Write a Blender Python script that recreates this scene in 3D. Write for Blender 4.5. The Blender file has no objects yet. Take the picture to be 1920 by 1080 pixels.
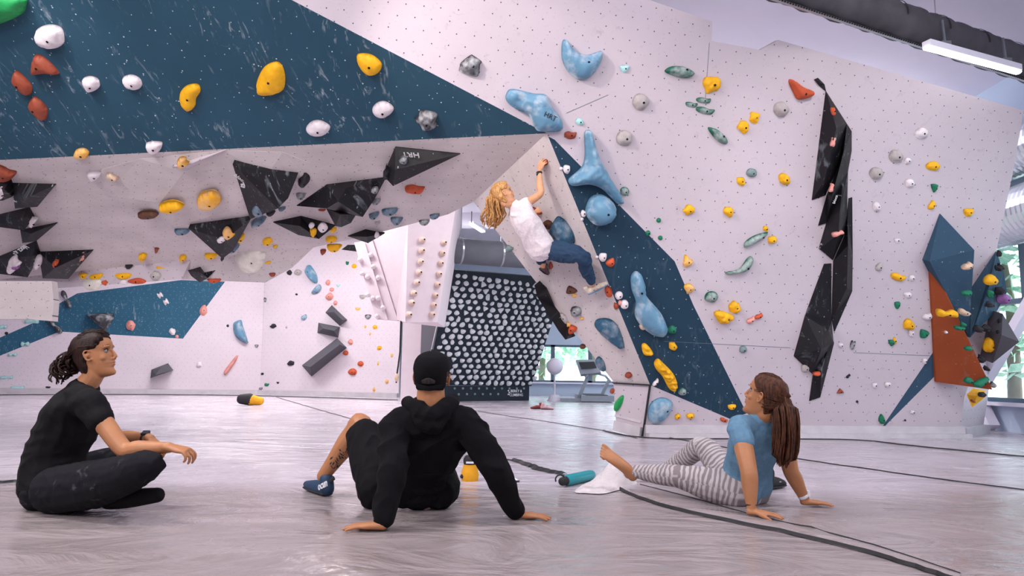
import bpy, bmesh, math, random
from mathutils import Vector, Matrix, noise
from mathutils.geometry import delaunay_2d_cdt
random.seed(7)
SC = bpy.context.scene
COL = SC.collection
R = math.radians
# ---------------------------------------------------------------- camera
CAM_Z, PITCH, ROLL, FPX = 0.70, math.atan(163/1300), R(1.0), 1300.0
cd = bpy.data.cameras.new('camera'); cam = bpy.data.objects.new('camera', cd); COL.objects.link(cam)
CM = Matrix.Rotation(R(90)+PITCH, 4, 'X') @ Matrix.Rotation(ROLL, 4, 'Z')
cam.matrix_world = Matrix.Translation((0, 0, CAM_Z)) @ CM
cd.sensor_width = 36; cd.lens = 36*FPX/1920; cd.clip_start = .05; cd.clip_end = 300
SC.camera = cam
CP = Vector((0, 0, CAM_Z))
# ---------------------------------------------------------------- world, exposure
SC.view_settings.view_transform = 'Standard'; SC.view_settings.look = 'None'
SC.view_settings.exposure = 0.10; SC.view_settings.gamma = 1; SC.view_settings.use_curve_mapping = False
w = bpy.data.worlds.new('hall_daylight'); SC.world = w; w.use_nodes = True
bg = w.node_tree.nodes['Background']; bg.inputs[0].default_value = (.80, .87, 1.0, 1); bg.inputs[1].default_value = 4.5
def light(name, kind, loc, aim, energy, color=(1, 1, 1), **kw):
    l = bpy.data.lights.new(name, kind); l.energy = energy; l.color = color
    for k, v in kw.items(): setattr(l, k, v)
    o = bpy.data.objects.new(name, l); COL.objects.link(o); o.location = loc
    o.rotation_euler = (Vector(aim)-Vector(loc)).to_track_quat('-Z', 'Y').to_euler()
    return o
sun = light('sun', 'SUN', (20, 20, 20), (0, 12, 0), 2.5, (1, .97, .92), angle=R(2))
sun.rotation_euler = (Vector((-.75, -.15, -.62))).to_track_quat('-Z', 'Y').to_euler()
CEIL = 5.2
for (x, y, e) in [(-4.5, 3.2, 250), (3.4, 3.0, 120), (-5, 13, 230), (0.8, 12.6, 130), (5.5, 13.5, 120), (-7, 17, 250), (-3, 17.6, 200), (5, 20, 120)]:
    light('hall_and_fill_light', 'AREA', (x, y, CEIL-.12), (x, y, 0), e, (1, .965, .95), shape='RECTANGLE', size=3.0, size_y=.5)
for (x, e) in ((-5, 230), (0, 80), (5, 62)): light('hall_and_fill_light', 'AREA', (x, -.9, 4.3), (x*.9, 8, 1.2), e, (1, .96, .97), shape='RECTANGLE', size=3.5, size_y=1.6)  # added fill behind the camera, brightens whatever faces it; not actual hall lamps
for (x, y, e) in ((3.8, 11.6, 150), (-1.5, 19, 12), (1.0, 4.8, 45)): light('ceiling_fill', 'AREA', (x, y, 4.45), (x, y, 9), e, (.97, .97, 1), shape='RECTANGLE', size=4.0, size_y=1.2)  # added upward fill to brighten the dark ceiling; stands for no visible lamp
light('wall_spot', 'SPOT', (-5.2, 4.4, 4.95), (-5.6, 8.0, 3.4), 220, (1, .97, .95), spot_size=R(75), spot_blend=.9, shadow_soft_size=.2)
light('wall_spot', 'SPOT', (-2.6, 3.4, 4.9), (.1, 6.9, 3.2), 470, (1, .88, .80), spot_size=R(40), spot_blend=.6, shadow_soft_size=.12)
light('wall_spot', 'SPOT', (3.6, 4.2, 4.95), (3.9, 8.2, 1.6), 170, (1, .95, .95), spot_size=R(78), spot_blend=.9, shadow_soft_size=.25)
# ---------------------------------------------------------------- pixel <-> place
def ray(px, py):
    return (CM.to_3x3() @ Vector(((px-960)/FPX, (540-py)/FPX, -1.0)))
def P(px, py, Y):
    d = ray(px, py); return CP + d*(Y/d.y)
def F(px, py, z=0.0):
    d = ray(px, py); return CP + d*((z-CAM_Z)/d.z)
class Plane:
    """a flat surface: origin, unit right u, unit up v, normal n towards the room"""
    def __init__(s, a, b, c, flip=False):
        s.o = a.copy(); s.u = (b-a).normalized(); s.n = (b-a).cross(c-a).normalized()
        if s.n.dot(CP-a) < 0: s.n = -s.n
        s.v = s.n.cross(s.u).normalized()
    def hit(s, px, py, h=0.0):
        d = ray(px, py); o = s.o + s.n*h
        return CP + d*((o-CP).dot(s.n)/d.dot(s.n))
    def uv(s, p):
        q = p-s.o; return Vector((q.dot(s.u), q.dot(s.v)))
    def at(s, u, v, h=0.0):
        return s.o + s.u*u + s.v*v + s.n*h
    def px(s, px, py, h=0.0): return s.uv(s.hit(px, py, h))
# ---------------------------------------------------------------- object helpers
def meta(o, label=None, cat=None, group=None, kind=None):
    if label: o['label'] = label
    if cat: o['category'] = cat
    if group: o['group'] = group
    if kind: o['kind'] = kind
    return o
def link(name, verts, faces, mat, parent=None, smooth=False, uvs=None, mats=None, midx=None):
    me = bpy.data.meshes.new(name); me.from_pydata([tuple(v) for v in verts], [], faces)
    if mats:
        for m in mats: me.materials.append(m)
    elif mat: me.materials.append(mat)
    if midx: me.polygons.foreach_set('material_index', midx)
    if smooth: me.polygons.foreach_set('use_smooth', [True]*len(me.polygons))
    if uvs:
        l = me.uv_layers.new(name='uv')
        for li, lo in enumerate(me.loops): l.data[li].uv = uvs[lo.vertex_index]
    me.update()
    o = bpy.data.objects.new(name, me); COL.objects.link(o)
    if parent: o.parent = parent; o.matrix_parent_inverse = parent.matrix_basis.inverted()
    return o
def empty(name, loc, label=None, cat=None, group=None, kind=None):
    o = bpy.data.objects.new(name, None); COL.objects.link(o); o.location = loc; o.empty_display_size = .1
    return meta(o, label, cat, group, kind)
class MB:
    def __init__(s): s.v = []; s.f = []
    def add(s, vs, fs):
        n = len(s.v); s.v += [Vector(q) for q in vs]; s.f += [tuple(i+n for i in f) for f in fs]; return s
    def box(s, c, size, rot=None):
        c = Vector(c); h = Vector(size)/2; vs = []
        for i in range(8):
            q = Vector(((1 if i & 1 else -1)*h.x, (1 if i & 2 else -1)*h.y, (1 if i & 4 else -1)*h.z))
            if rot: q = rot @ q
            vs.append(c+q)
        return s.add(vs, [(0, 2, 3, 1), (4, 5, 7, 6), (0, 1, 5, 4), (2, 6, 7, 3), (0, 4, 6, 2), (1, 3, 7, 5)])
    def beam(s, a, b, w, h, up=(0, 0, 1)):
        a = Vector(a); b = Vector(b); t = (b-a).normalized(); up = Vector(up)
        x = t.cross(up)
        if x.length < 1e-3: x = t.cross(Vector((1, 0, 0)))
        x.normalize(); y = x.cross(t)
        vs = [p + x*(sx*w/2) + y*(sy*h/2) for p in (a, b) for sx, sy in ((-1, -1), (1, -1), (1, 1), (-1, 1))]
        return s.add(vs, [(3, 2, 1, 0), (4, 5, 6, 7), (0, 1, 5, 4), (1, 2, 6, 5), (2, 3, 7, 6), (3, 0, 4, 7)])
    def tube(s, pts, rad, seg=12, side=None, caps=True):
        """sweep: rad is one number, a list of numbers, or a list of (a, b) half-axes along side / across it"""
        pts = [Vector(p) for p in pts]; n = len(pts)
        if not isinstance(rad, list): rad = [rad]*n
        rad = [(r, r) if not isinstance(r, tuple) else r for r in rad]
        rings = []; prev = Vector(side) if side is not None else None
        for i, p in enumerate(pts):
            t = (pts[min(i+1, n-1)]-pts[max(i-1, 0)])
            if t.length < 1e-9: t = Vector((0, 0, 1))
            t.normalize()
            if prev is None: prev = Vector((0, 0, 1)) if abs(t.z) < .9 else Vector((1, 0, 0))
            x = (prev - t*prev.dot(t))
            if x.length < 1e-4: x = t.orthogonal()
            x.normalize(); y = t.cross(x); prev = Vector(side) if side is not None else x
            rings.append((p, t, x, y, rad[i]))
        vs = []; fs = []
        if caps:
            out = []
            p, t, x, y, (a, b) = rings[0]
            for k in (0.25, .65): 
                c = math.sqrt(1-(1-k)**2); out.append((p - t*min(a, b)*(1-k)*.95, x, y, a*c, b*c))
            out += [(p, x, y, a, b) for p, t, x, y, (a, b) in rings]
            p, t, x, y, (a, b) = rings[-1]
            for k in (.65, .25):
                c = math.sqrt(1-(1-k)**2); out.append((p + t*min(a, b)*(1-k)*.95, x, y, a*c, b*c))
        else: out = [(p, x, y, a, b) for p, t, x, y, (a, b) in rings]
        for p, x, y, a, b in out:
            for k in range(seg):
                q = 2*math.pi*k/seg; vs.append(p + x*(a*math.cos(q)) + y*(b*math.sin(q)))
        m = len(out)
        for i in range(m-1):
            for k in range(seg):
                k2 = (k+1) % seg; fs.append((i*seg+k, i*seg+k2, (i+1)*seg+k2, (i+1)*seg+k))
        fs.append(tuple(range(seg))[::-1]); fs.append(tuple((m-1)*seg+k for k in range(seg)))
        return s.add(vs, fs)
    def ball(s, c, r, rot=None, seg=14, rings=9):
        c = Vector(c); r = Vector(r) if isinstance(r, (tuple, list, Vector)) else Vector((r, r, r)); vs = []; fs = []
        for i in range(rings+1):
            th = math.pi*i/rings
            for k in range(seg):
                q = Vector((math.sin(th)*math.cos(2*math.pi*k/seg)*r.x, math.sin(th)*math.sin(2*math.pi*k/seg)*r.y, math.cos(th)*r.z))
                if rot: q = rot @ q
                vs.append(c+q)
        for i in range(rings):
            for k in range(seg): k2 = (k+1) % seg; fs.append((i*seg+k, (i+1)*seg+k, (i+1)*seg+k2, i*seg+k2))
        return s.add(vs, fs)
    def build(s, name, mat, parent=None, smooth=False): return link(name, s.v, s.f, mat, parent, smooth)
def crom(pts, k, closed=False):
    """Catmull-Rom through tuples / vectors"""
    pts = [Vector(p) for p in pts]; n = len(pts); out = []
    rng = range(n) if closed else range(n-1)
    for i in rng:
        g = (lambda j: pts[j % n]) if closed else (lambda j: pts[max(0, min(n-1, j))])
        a, b, c, d = g(i-1), g(i), g(i+1), g(i+2)
        for q in range(k):
            t = q/k; out.append(.5*((2*b)+(c-a)*t+(2*a-5*b+4*c-d)*t*t+(3*b-a-3*c+d)*t**3))
    if not closed: out.append(pts[-1])
    return out
def inpoly(p, poly):
    c = False; n = len(poly); j = n-1
    for i in range(n):
        a, b = poly[i], poly[j]
        if (a[1] > p[1]) != (b[1] > p[1]) and p[0] < (b[0]-a[0])*(p[1]-a[1])/(b[1]-a[1])+a[0]: c = not c
        j = i
    return c
# ---------------------------------------------------------------- materials
class NT:
    """tiny node-graph writer"""
    def __init__(s, name, rough=.6, spec=.4, metal=0.0):
        s.m = bpy.data.materials.new(name); s.m.use_nodes = True; s.t = s.m.node_tree; s.b = s.t.nodes['Principled BSDF']
        s.b.inputs['Roughness'].default_value = rough; s.b.inputs['Specular IOR Level'].default_value = spec; s.b.inputs['Metallic'].default_value = metal
    def n(s, typ, **kw):
        q = s.t.nodes.new(typ)
        for k, v in kw.items(): setattr(q, k, v)
        return q
    def L(s, a, b): s.t.links.new(a, b)
    def put(s, sock, v):
        if hasattr(v, 'is_output'): s.L(v, sock)
        else: sock.default_value = v
    def math(s, op, a, b=0.0, c=None):
        q = s.n('ShaderNodeMath', operation=op); s.put(q.inputs[0], a); s.put(q.inputs[1], b)
        if c is not None: s.put(q.inputs[2], c)
        return q.outputs[0]
    def mix(s, f, a, b, blend='MIX'):
        q = s.n('ShaderNodeMix', data_type='RGBA', blend_type=blend); s.put(q.inputs[0], f)
        s.put(q.inputs[6], a if hasattr(a, 'is_output') else tuple(a)+(1,)*(4-len(a))); s.put(q.inputs[7], b if hasattr(b, 'is_output') else tuple(b)+(1,)*(4-len(b)))
        return q.outputs[2]
    def coord(s, kind='Object', scale=(1, 1, 1), rot=(0, 0, 0)):
        tc = s.n('ShaderNodeTexCoord'); mp = s.n('ShaderNodeMapping'); s.L(tc.outputs[kind], mp.inputs[0])
        mp.inputs['Scale'].default_value = scale; mp.inputs['Rotation'].default_value = rot; return mp.outputs[0]
    def noise(s, vec, scale, detail=3, rough=.55, dist=0.0):
        q = s.n('ShaderNodeTexNoise'); s.L(vec, q.inputs['Vector']); q.inputs['Scale'].default_value = scale
        q.inputs['Detail'].default_value = detail; q.inputs['Roughness'].default_value = rough; q.inputs['Distortion'].default_value = dist; return q.outputs['Fac']
    def ramp(s, v, lo, hi):
        q = s.n('ShaderNodeMapRange'); q.clamp = True; s.L(v, q.inputs[0]); q.inputs[1].default_value = lo; q.inputs[2].default_value = hi; return q.outputs[0]
    def bump(s, h, strength=.3, dist=.01):
        q = s.n('ShaderNodeBump'); s.L(h, q.inputs['Height']); q.inputs['Strength'].default_value = strength; q.inputs['Distance'].default_value = dist; s.L(q.outputs[0], s.b.inputs['Normal'])
    def base(s, c):
        if hasattr(c, 'is_output'): s.L(c, s.b.inputs['Base Color'])
        else: s.b.inputs['Base Color'].default_value = tuple(c)+(1,)
    def bolts(s, du=.17, dv=.114, r=.0085):
        tc = s.n('ShaderNodeUVMap'); sp = s.n('ShaderNodeSeparateXYZ'); s.L(tc.outputs[0], sp.inputs[0])
        v = s.math('DIVIDE', sp.outputs[1], dv); row = s.math('FLOOR', v); off = s.math('MULTIPLY', s.math('MODULO', row, 2.0), .5)
        u = s.math('ADD', s.math('DIVIDE', sp.outputs[0], du), off)
        cell = s.n('ShaderNodeCombineXYZ'); s.L(s.math('FLOOR', u), cell.inputs[0]); s.L(row, cell.inputs[1])
        wn = s.n('ShaderNodeTexWhiteNoise'); s.L(cell.outputs[0], wn.inputs[0])
        fu = s.math('MULTIPLY', s.math('SUBTRACT', s.math('FRACT', u), .5), du); fv = s.math('MULTIPLY', s.math('SUBTRACT', s.math('FRACT', v), .5), dv)
        j = s.math('MULTIPLY', s.math('SUBTRACT', wn.outputs[0], .5), .02)
        fu = s.math('ADD', fu, j); d = s.math('SQRT', s.math('ADD', s.math('MULTIPLY', fu, fu), s.math('MULTIPLY', fv, fv)))
        on = s.math('LESS_THAN', d, r); return s.math('MULTIPLY', on, s.math('LESS_THAN', wn.outputs[0], .93)), wn.outputs[0]
def plain(name, col, rough=.6, spec=.4, metal=0, var=.12, scale=6, bump=0, bscale=60):
    g = NT(name, rough, spec, metal); v = g.coord()
    f = g.noise(v, scale, 4)
    g.base(g.mix(g.ramp(f, .3, .7), tuple(c*(1-var) for c in col), tuple(min(1, c*(1+var)) for c in col)))
    if bump: g.bump(g.noise(v, bscale, 3), bump, .01)
    return g.m
def s2l(r, g, b): return tuple(((c/255+.055)/1.055)**2.4 if c > 10 else c/255/12.92 for c in (r, g, b))
def wallmat(name, col, dots, dirt, scuff=.3, stretch=(1, 1, 1), chalk=0.0, r=.0085, rough=.7, du=.17, dv=.114):
    g = NT(name, rough, .25); uv = g.n('ShaderNodeUVMap').outputs[0]
    mp = g.n('ShaderNodeMapping'); g.L(uv, mp.inputs[0]); mp.inputs['Scale'].default_value = stretch; v = mp.outputs[0]
    big = g.noise(v, .8, 4, .6); c = g.mix(g.ramp(big, .3, .75), col, tuple(a*(1-dirt*.5) for a in col))
    fine = g.noise(v, 9, 6, .7, .8); c = g.mix(g.math('MULTIPLY', g.ramp(fine, .60, .72), scuff), c, tuple(a*.45 for a in col))
    spk = g.noise(v, 38, 2, .6); c = g.mix(g.math('MULTIPLY', g.ramp(spk, .66, .72), scuff*1.2), c, tuple(a*.35 for a in col))
    if chalk:
        m1 = g.n('ShaderNodeMapping'); g.L(uv, m1.inputs[0]); m1.inputs['Scale'].default_value = (1, .35, 1); m1.inputs['Rotation'].default_value = (0, 0, .7)
        k = g.noise(m1.outputs[0], 7, 5, .65, 2.2); patch = g.noise(uv, 1.1, 2)
        k = g.math('MULTIPLY', g.ramp(k, .57, .72), g.ramp(patch, .42, .68)); c = g.mix(g.math('MULTIPLY', k, chalk), c, (.55, .62, .68))
        vo = g.n('ShaderNodeTexVoronoi'); g.L(uv, vo.inputs['Vector']); vo.inputs['Scale'].default_value = 9
        sp = g.math('LESS_THAN', vo.outputs['Distance'], .07); c = g.mix(g.math('MULTIPLY', sp, min(1, chalk)), c, (.6, .68, .72))
    b, rnd = g.bolts(du, dv, r); c = g.mix(g.math('MULTIPLY', b, .9), c, dots); g.base(c)
    g.bump(fine, .08, .004); return g.m
M = {}
M['white'] = wallmat('white_climbing_panel', s2l(206, 194, 202), (.03, .03, .035), .22, .34, r=.0066)
M['whitetop'] = M['white']
M['under'] = wallmat('scuffed_grey_panel', s2l(216, 205, 205), (.04, .04, .045), .5, .85, (1, 2.2, 1), r=.0062)
M['blue'] = wallmat('petrol_blue_panel', s2l(44, 80, 100), (.45, .52, .56), .45, .0, chalk=.85, r=.006, du=.23, dv=.16)
M['navy'] = wallmat('dark_blue_panel', s2l(32, 60, 80), (.42, .50, .55), .2, .0, chalk=.22, r=.006)
M['farwhite'] = wallmat('chalked_white_panel', s2l(226, 214, 222), (.25, .22, .25), .18, .22, r=.007)
M['farblue'] = wallmat('chalked_blue_panel', s2l(46, 96, 122), (.4, .48, .52), .2, 0, chalk=.6, r=.007)
M['plaster'] = plain('lilac_white_plaster', s2l(226, 223, 236), .85, .1, var=.03, scale=1)
M['paleblue'] = plain('pale_blue_paint', s2l(186, 202, 222), .8, .1, var=.03, scale=1)
M['black'] = wallmat('black_volume', (.011, .010, .013), (.30, .30, .32), .3, 0, chalk=.45, r=.004, rough=.5)
M['volblue'] = wallmat('blue_volume', s2l(52, 80, 102), (.10, .18, .26), .2, .0, chalk=.4, r=.005)
M['volbrown'] = wallmat('rust_volume', s2l(150, 72, 38), (.30, .16, .10), .12, .0, chalk=.12, r=.004)
M['volgrey'] = wallmat('grey_volume', s2l(92, 92, 100), (.05, .05, .06), .2, .2, r=.004)
for k, c in dict(y=(246, 178, 20), w=(226, 216, 220), g=(176, 168, 166), n=(22, 116, 84), N=(30, 150, 80), o=(196, 84, 50), r=(150, 70, 48), b=(98, 150, 186), B=(44, 96, 130), k=(38, 36, 42), K=(84, 84, 92), p=(222, 150, 140), c=(170, 214, 214), t=(214, 186, 160), v=(150, 100, 160), s=(120, 140, 140), q=(92, 58, 42), z=(222, 216, 206)).items():
    M['h_'+k] = plain('resin_'+k, s2l(*c), .45 if k in 'bB' else .62, .4, var=.16, scale=9, bump=.25 if k not in 'bB' else .08, bscale=90)
def chalked(name, col, up=.55):
    g = NT(name, .45, .4); v = g.coord(); nz = g.noise(v, 5, 4, .6)
    g.base(g.mix(g.math('MULTIPLY', g.ramp(nz, .48, .68), up), col, (.72, .74, .76))); g.bump(g.noise(v, 70, 2), .06, .01); return g.m
M['h_b'] = chalked('chalked_light_blue_resin', s2l(102, 148, 176)); M['h_Y'] = chalked('chalked_yellow_resin', s2l(246, 176, 12), .35)
M['h_G'] = chalked('chalked_green_resin', s2l(30, 100, 80), .6); M['h_K'] = chalked('chalked_black_resin', s2l(60, 58, 64), .6); M['h_B'] = chalked('chalked_blue_resin', s2l(44, 86, 112), .3)
M['hole'] = plain('bolt_hole_black', (.008, .008, .009), .7, .2)
M['steel'] = plain('galvanised_steel', (.45, .46, .48), .35, .5, 1, scale=3)
M['ink'] = plain('white_ink', (.75, .75, .77), .6); M['kink'] = plain('black_ink', (.02, .025, .03), .6)
M['trim'] = plain('grey_base_trim', s2l(196, 190, 196), .5, .4, var=.10, scale=5)
M['seam'] = plain('black_seam_tape', (.015, .015, .018), .6)
g = NT('window_glass', .02, .5); tr = g.n('ShaderNodeBsdfTransparent'); tr.inputs[0].default_value = (.93, .97, .97, 1); gl = g.n('ShaderNodeBsdfGlossy'); gl.inputs['Roughness'].default_value = .03
mx = g.n('ShaderNodeMixShader'); mx.inputs[0].default_value = .06; g.L(tr.outputs[0], mx.inputs[1]); g.L(gl.outputs[0], mx.inputs[2]); g.L(mx.outputs[0], g.t.nodes['Material Output'].inputs[0]); M['glass'] = g.m
def emis(name, col, s):
    g = NT(name); g.b.inputs['Emission Color'].default_value = tuple(col)+(1,); g.b.inputs['Emission Strength'].default_value = s; g.base(col); return g.m
M['lamp'] = emis('led_diffuser', (1, .98, .97), 6)
# ---------------------------------------------------------------- the setting
def panel(name, pl, outline, mats, paints=(), thick=.06, parent=None, step=None, kind='structure', label=None, cat=None, isuv=False):
    """one wall face, outline in photo pixels on plane pl; paints = [(pixel polygon, material index)]"""
    conv = (lambda q: Vector(q)) if isuv else (lambda q: pl.px(*q))
    pts = [conv(q) for q in outline]; n0 = len(pts); edges = [(i, (i+1) % n0) for i in range(n0)]; polys = []
    for poly, mi in paints:
        pp = [conv(q) for q in poly]; b = len(pts); pts += pp; edges += [(b+i, b+(i+1) % len(pp)) for i in range(len(pp))]; polys.append((pp, mi))
    out0 = pts[:n0]
    vs, es, fs, *_ = delaunay_2d_cdt(pts, edges, [], 0, 1e-5)
    keep = []; mi_ = []
    for f in fs:
        c = sum((vs[i] for i in f), Vector((0, 0)))/len(f)
        if not inpoly(c, out0): continue
        m = 0
        for pp, mi in polys:
            if inpoly(c, pp): m = mi
        a = sum((vs[f[i]].cross(vs[f[(i+1) % len(f)]]) for i in range(len(f))))
        keep.append(tuple(f) if a > 0 else tuple(f)[::-1]); mi_.append(m)
    n = len(vs); V = [pl.at(q.x, q.y) for q in vs] + [pl.at(q.x, q.y, -thick) for q in vs]; UV = [(q.x+50, q.y+50) for q in vs]*2
    # border edges
    cnt = {}
    for f in keep:
        for i in range(len(f)):
            e = (f[i], f[(i+1) % len(f)]); cnt[e] = cnt.get(e, 0)+1
    rim = [(b, a, a+n, b+n) for (a, b) in cnt if (b, a) not in cnt]
    faces = keep + [tuple(i+n for i in f)[::-1] for f in keep] + rim
    midx = mi_ + mi_ + [0]*len(rim)
    o = link(name, V, faces, None, parent, uvs=UV, mats=mats, midx=midx)
    return meta(o, label, cat, None, kind) if not parent else o
def struct(o): return meta(o, kind='structure')
# --- floor
def floormat():
    g = NT('vinyl_mat', .3, .5); v = g.coord('Object')
    a = g.noise(v, .35, 5, .6); c = g.mix(g.ramp(a, .3, .7), s2l(182, 172, 180), s2l(204, 196, 206))
    b = g.noise(v, 2.2, 7, .7, .6); c = g.mix(g.math('MULTIPLY', g.ramp(b, .52, .75), .45), c, s2l(128, 112, 106))
    v2 = g.coord('Object', (2.5, .5, 1), (0, 0, .5)); s = g.noise(v2, 9, 5, .7, 1.5); c = g.mix(g.math('MULTIPLY', g.ramp(s, .64, .72), .4), c, s2l(100, 86, 80))
    sp = g.n('ShaderNodeSeparateXYZ'); g.L(v, sp.inputs[0]); fr = g.math('ADD', sp.outputs[1], g.math('MULTIPLY', g.noise(v, .8, 3), 1.1)); c = g.mix(g.math('MULTIPLY', g.math('SUBTRACT', 1.0, g.ramp(fr, 4.6, 5.3)), .76), c, s2l(132, 120, 116), 'MIX')
    sc_ = g.noise(g.coord('Object', (1, 1, 1)), 30, 5, .75, 2.5); c = g.mix(g.math('MULTIPLY', g.ramp(sc_, .66, .72), .5), c, s2l(84, 72, 68))
    g.base(c)
    r = g.noise(v, 1.3, 4); q = g.n('ShaderNodeMapRange'); g.L(r, q.inputs[0]); q.inputs[1].default_value = .3; q.inputs[2].default_value = .7; q.inputs[3].default_value = .12; q.inputs[4].default_value = .32; g.L(q.outputs[0], g.b.inputs['Roughness'])
    v3 = g.coord('Object', (.8, 1.5, 1), (0, 0, .25)); h = g.math('ADD', g.noise(v3, 1.5, 5, .5, 2.2), g.math('MULTIPLY', g.noise(v, 9, 3), .10))
    g.bump(h, .75, .055); return g.m
M['floor'] = floormat()
fv = []; ff = []
xs = [-16, -9] + [-6+.1*i for i in range(0, 121)] + [9, 14]; ys = [-3, 0, 1.0] + [1.4+.08*i for i in range(0, 60)] + [7+.6*i for i in range(0, 30)] + [27]
folds = [((-2.0, 2.7), (-.9, 2.72), .012, .03), ((-1.6, 2.35), (-.75, 2.9), .008, .03), ((-2.3, 3.0), (-.95, 3.35), .010, .03), ((-.75, 2.95), (-1.3, 2.1), .009, .03), ((-.7, 2.9), (-.9, 1.7), .008, .03), ((-.1, 3.35), (.45, 3.3), .012, .03), ((-1.1, 3.6), (-.5, 3.45), .010, .03), ((.3, 3.1), (1.1, 2.5), .006, .03), ((1.2, 3.3), (2.4, 3.9), .008, .03), ((-2.6, 2.6), (-2.0, 1.9), .009, .03), ((-2.35, 2.7), (-1.95, 2.0), .008, .03)]
def fz(x, y):
    if y > 6.5 or y < 1.2: return 0
    z = .004*noise.noise(Vector((x*1.1, y*2.3, 0)))
    for (a, b, h, wd) in folds:
        ax, ay = a; bx, by = b; dx, dy = bx-ax, by-ay; t = max(0, min(1, ((x-ax)*dx+(y-ay)*dy)/(dx*dx+dy*dy)))
        d = math.hypot(x-ax-dx*t, y-ay-dy*t); z += 1.7*h*math.exp(-(d/(wd*1.6))**2)*math.sin(math.pi*min(1, max(0, t*.9+.05)))
    return min(z, .03)-.004
for y in ys:
    for x in xs: fv.append((x, y, fz(x, y)))
nx = len(xs)
for j in range(len(ys)-1):
    for i in range(nx-1): a = j*nx+i; ff.append((a, a+1, a+nx+1, a+nx))
struct(link('floor', fv, ff, M['floor'], smooth=True))
# --- right climbing wall, leaning out over the mat
b1 = F(1205, 818); b2 = F(1798, 819); tw = Vector((b2-b1).cross(Vector((0, 0, 1)))).normalized()
if tw.y > 0: tw = -tw
LEAN = R(20); up = Vector((0, 0, math.cos(LEAN))) + tw*math.sin(LEAN)
PR = Plane(b1, b2, b1+up)
Cc = PR.hit(1025, 250); E1 = PR.hit(1219, 722); 
Dd = P(888, 378, 8.15); PP = Plane(E1, Cc, Dd); E0 = PP.hit(1150, 716)
PK = Plane(b1, E1, E0)                                     # kicker of the prow
d = ray(0, 300); Ll = CP + d*((Cc.z-CAM_Z)/d.z)            # lip runs level
PU = Plane(Ll, Cc, Dd)                                     # underside
Tt = PR.hit(545, 0); PG = Plane(Ll, Cc, Tt)                # blue overhang above the lip
for n_, q in dict(b1=b1, b2=b2, C=Cc, E1=E1, E0=E0, D=Dd, L=Ll, T=Tt, top=PR.hit(1460, 75), tr=PR.hit(1917, 206)).items(): print('PT', n_, [round(c, 2) for c in q])
stripe = [(1028, 256), (1040, 262), (1265, 490), (1300, 572), (1400, 775), (1370, 786), (1219, 722)]
wr = panel('wall_climbing_right', PR, [(1025, 250), (1219, 722), (1205, 818), (1798, 819), (1808, 745), (1862, 600), (1868, 470), (1898, 330), (1919, 207), (1460, 75), (1425, 94), (1335, 77), (1335, 40), (1200, -6), (900, -95), (380, -87)],
           [M['white'], M['navy'], M['volblue'], M['under']], [(stripe, 1), ([(1647, 811), (1753, 655), (1753, 705)], 2)], .08)
panel('wall_prow', PP, [(1150, 716), (1219, 722), (1025, 250), (888, 378)], [M['under']], (), .05)
print('kick', PK.hit(1155,803))
pk = panel('wall_prow_base', PK, [(1156, 805), (1205, 818), (1219, 722), (1150, 716)], [M['white']], (), .05)
panel('wall_blue_overhang', PG, [(0, 300), (1025, 250), (380, -87), (-260, -87), (-260, 313)], [M['blue']], (), .08)
low = [(888, 378), (840, 402), (700, 439), (588, 464), (450, 477), (358, 487), (98, 514), (-260, 550), (-260, 313), (0, 300), (1025, 250)]
panel('wall_underside', PU, low, [M['under']], (), .05)
for q in low[:9]: print('U', q, [round(c, 2) for c in PU.hit(*q)])

UE1 = PU.hit(98, 514); UE2 = PU.hit(358, 487); PV = Plane(UE1, UE2, UE1+Vector((0, .25, -1)))
panel('wall_hanging_strip', PV, [(-260, 550), (98, 514), (358, 487), (340, 524), (98, 541), (-260, 575)], [M['white']], (), .04)
UE3 = PU.hit(450, 477); UE4 = PU.hit(588, 464); PV2 = Plane(UE3, UE4, UE3+Vector((0, .9, -1)))
PV2 = Plane(UE2, UE4, UE2+Vector((0, .9, -1)))
panel('wall_hanging_facet', PV2, [(350, 490), (358, 487), (450, 477), (588, 464), (548, 502), (497, 530), (340, 524)], [M['under']], (), .04)
PV3 = Plane(P(0, 560, 9.6), P(98, 560, 9.6), P(0, 500, 9.6))
panel('wall_hanging_block', PV3, [(-260, 527), (97, 527), (101, 566), (98, 602), (50, 598), (-260, 600)], [M['under']], (), .12)
# back of the overhang up to the ceiling
ob = MB(); pts = [PU.hit(*q) for q in [(888, 378), (700, 439), (588, 464), (358, 487), (98, 514), (-260, 550)]]
for a_, b_ in zip(pts, pts[1:]):
    o_ = Vector((0, .06, .02)); ob.add([a_+o_, b_+o_, Vector((b_.x, b_.y+.5, 5.1)), Vector((a_.x, a_.y+.5, 5.1))], [(0, 1, 2, 3)])
struct(ob.build('wall_overhang_back', M['white']))
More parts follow.
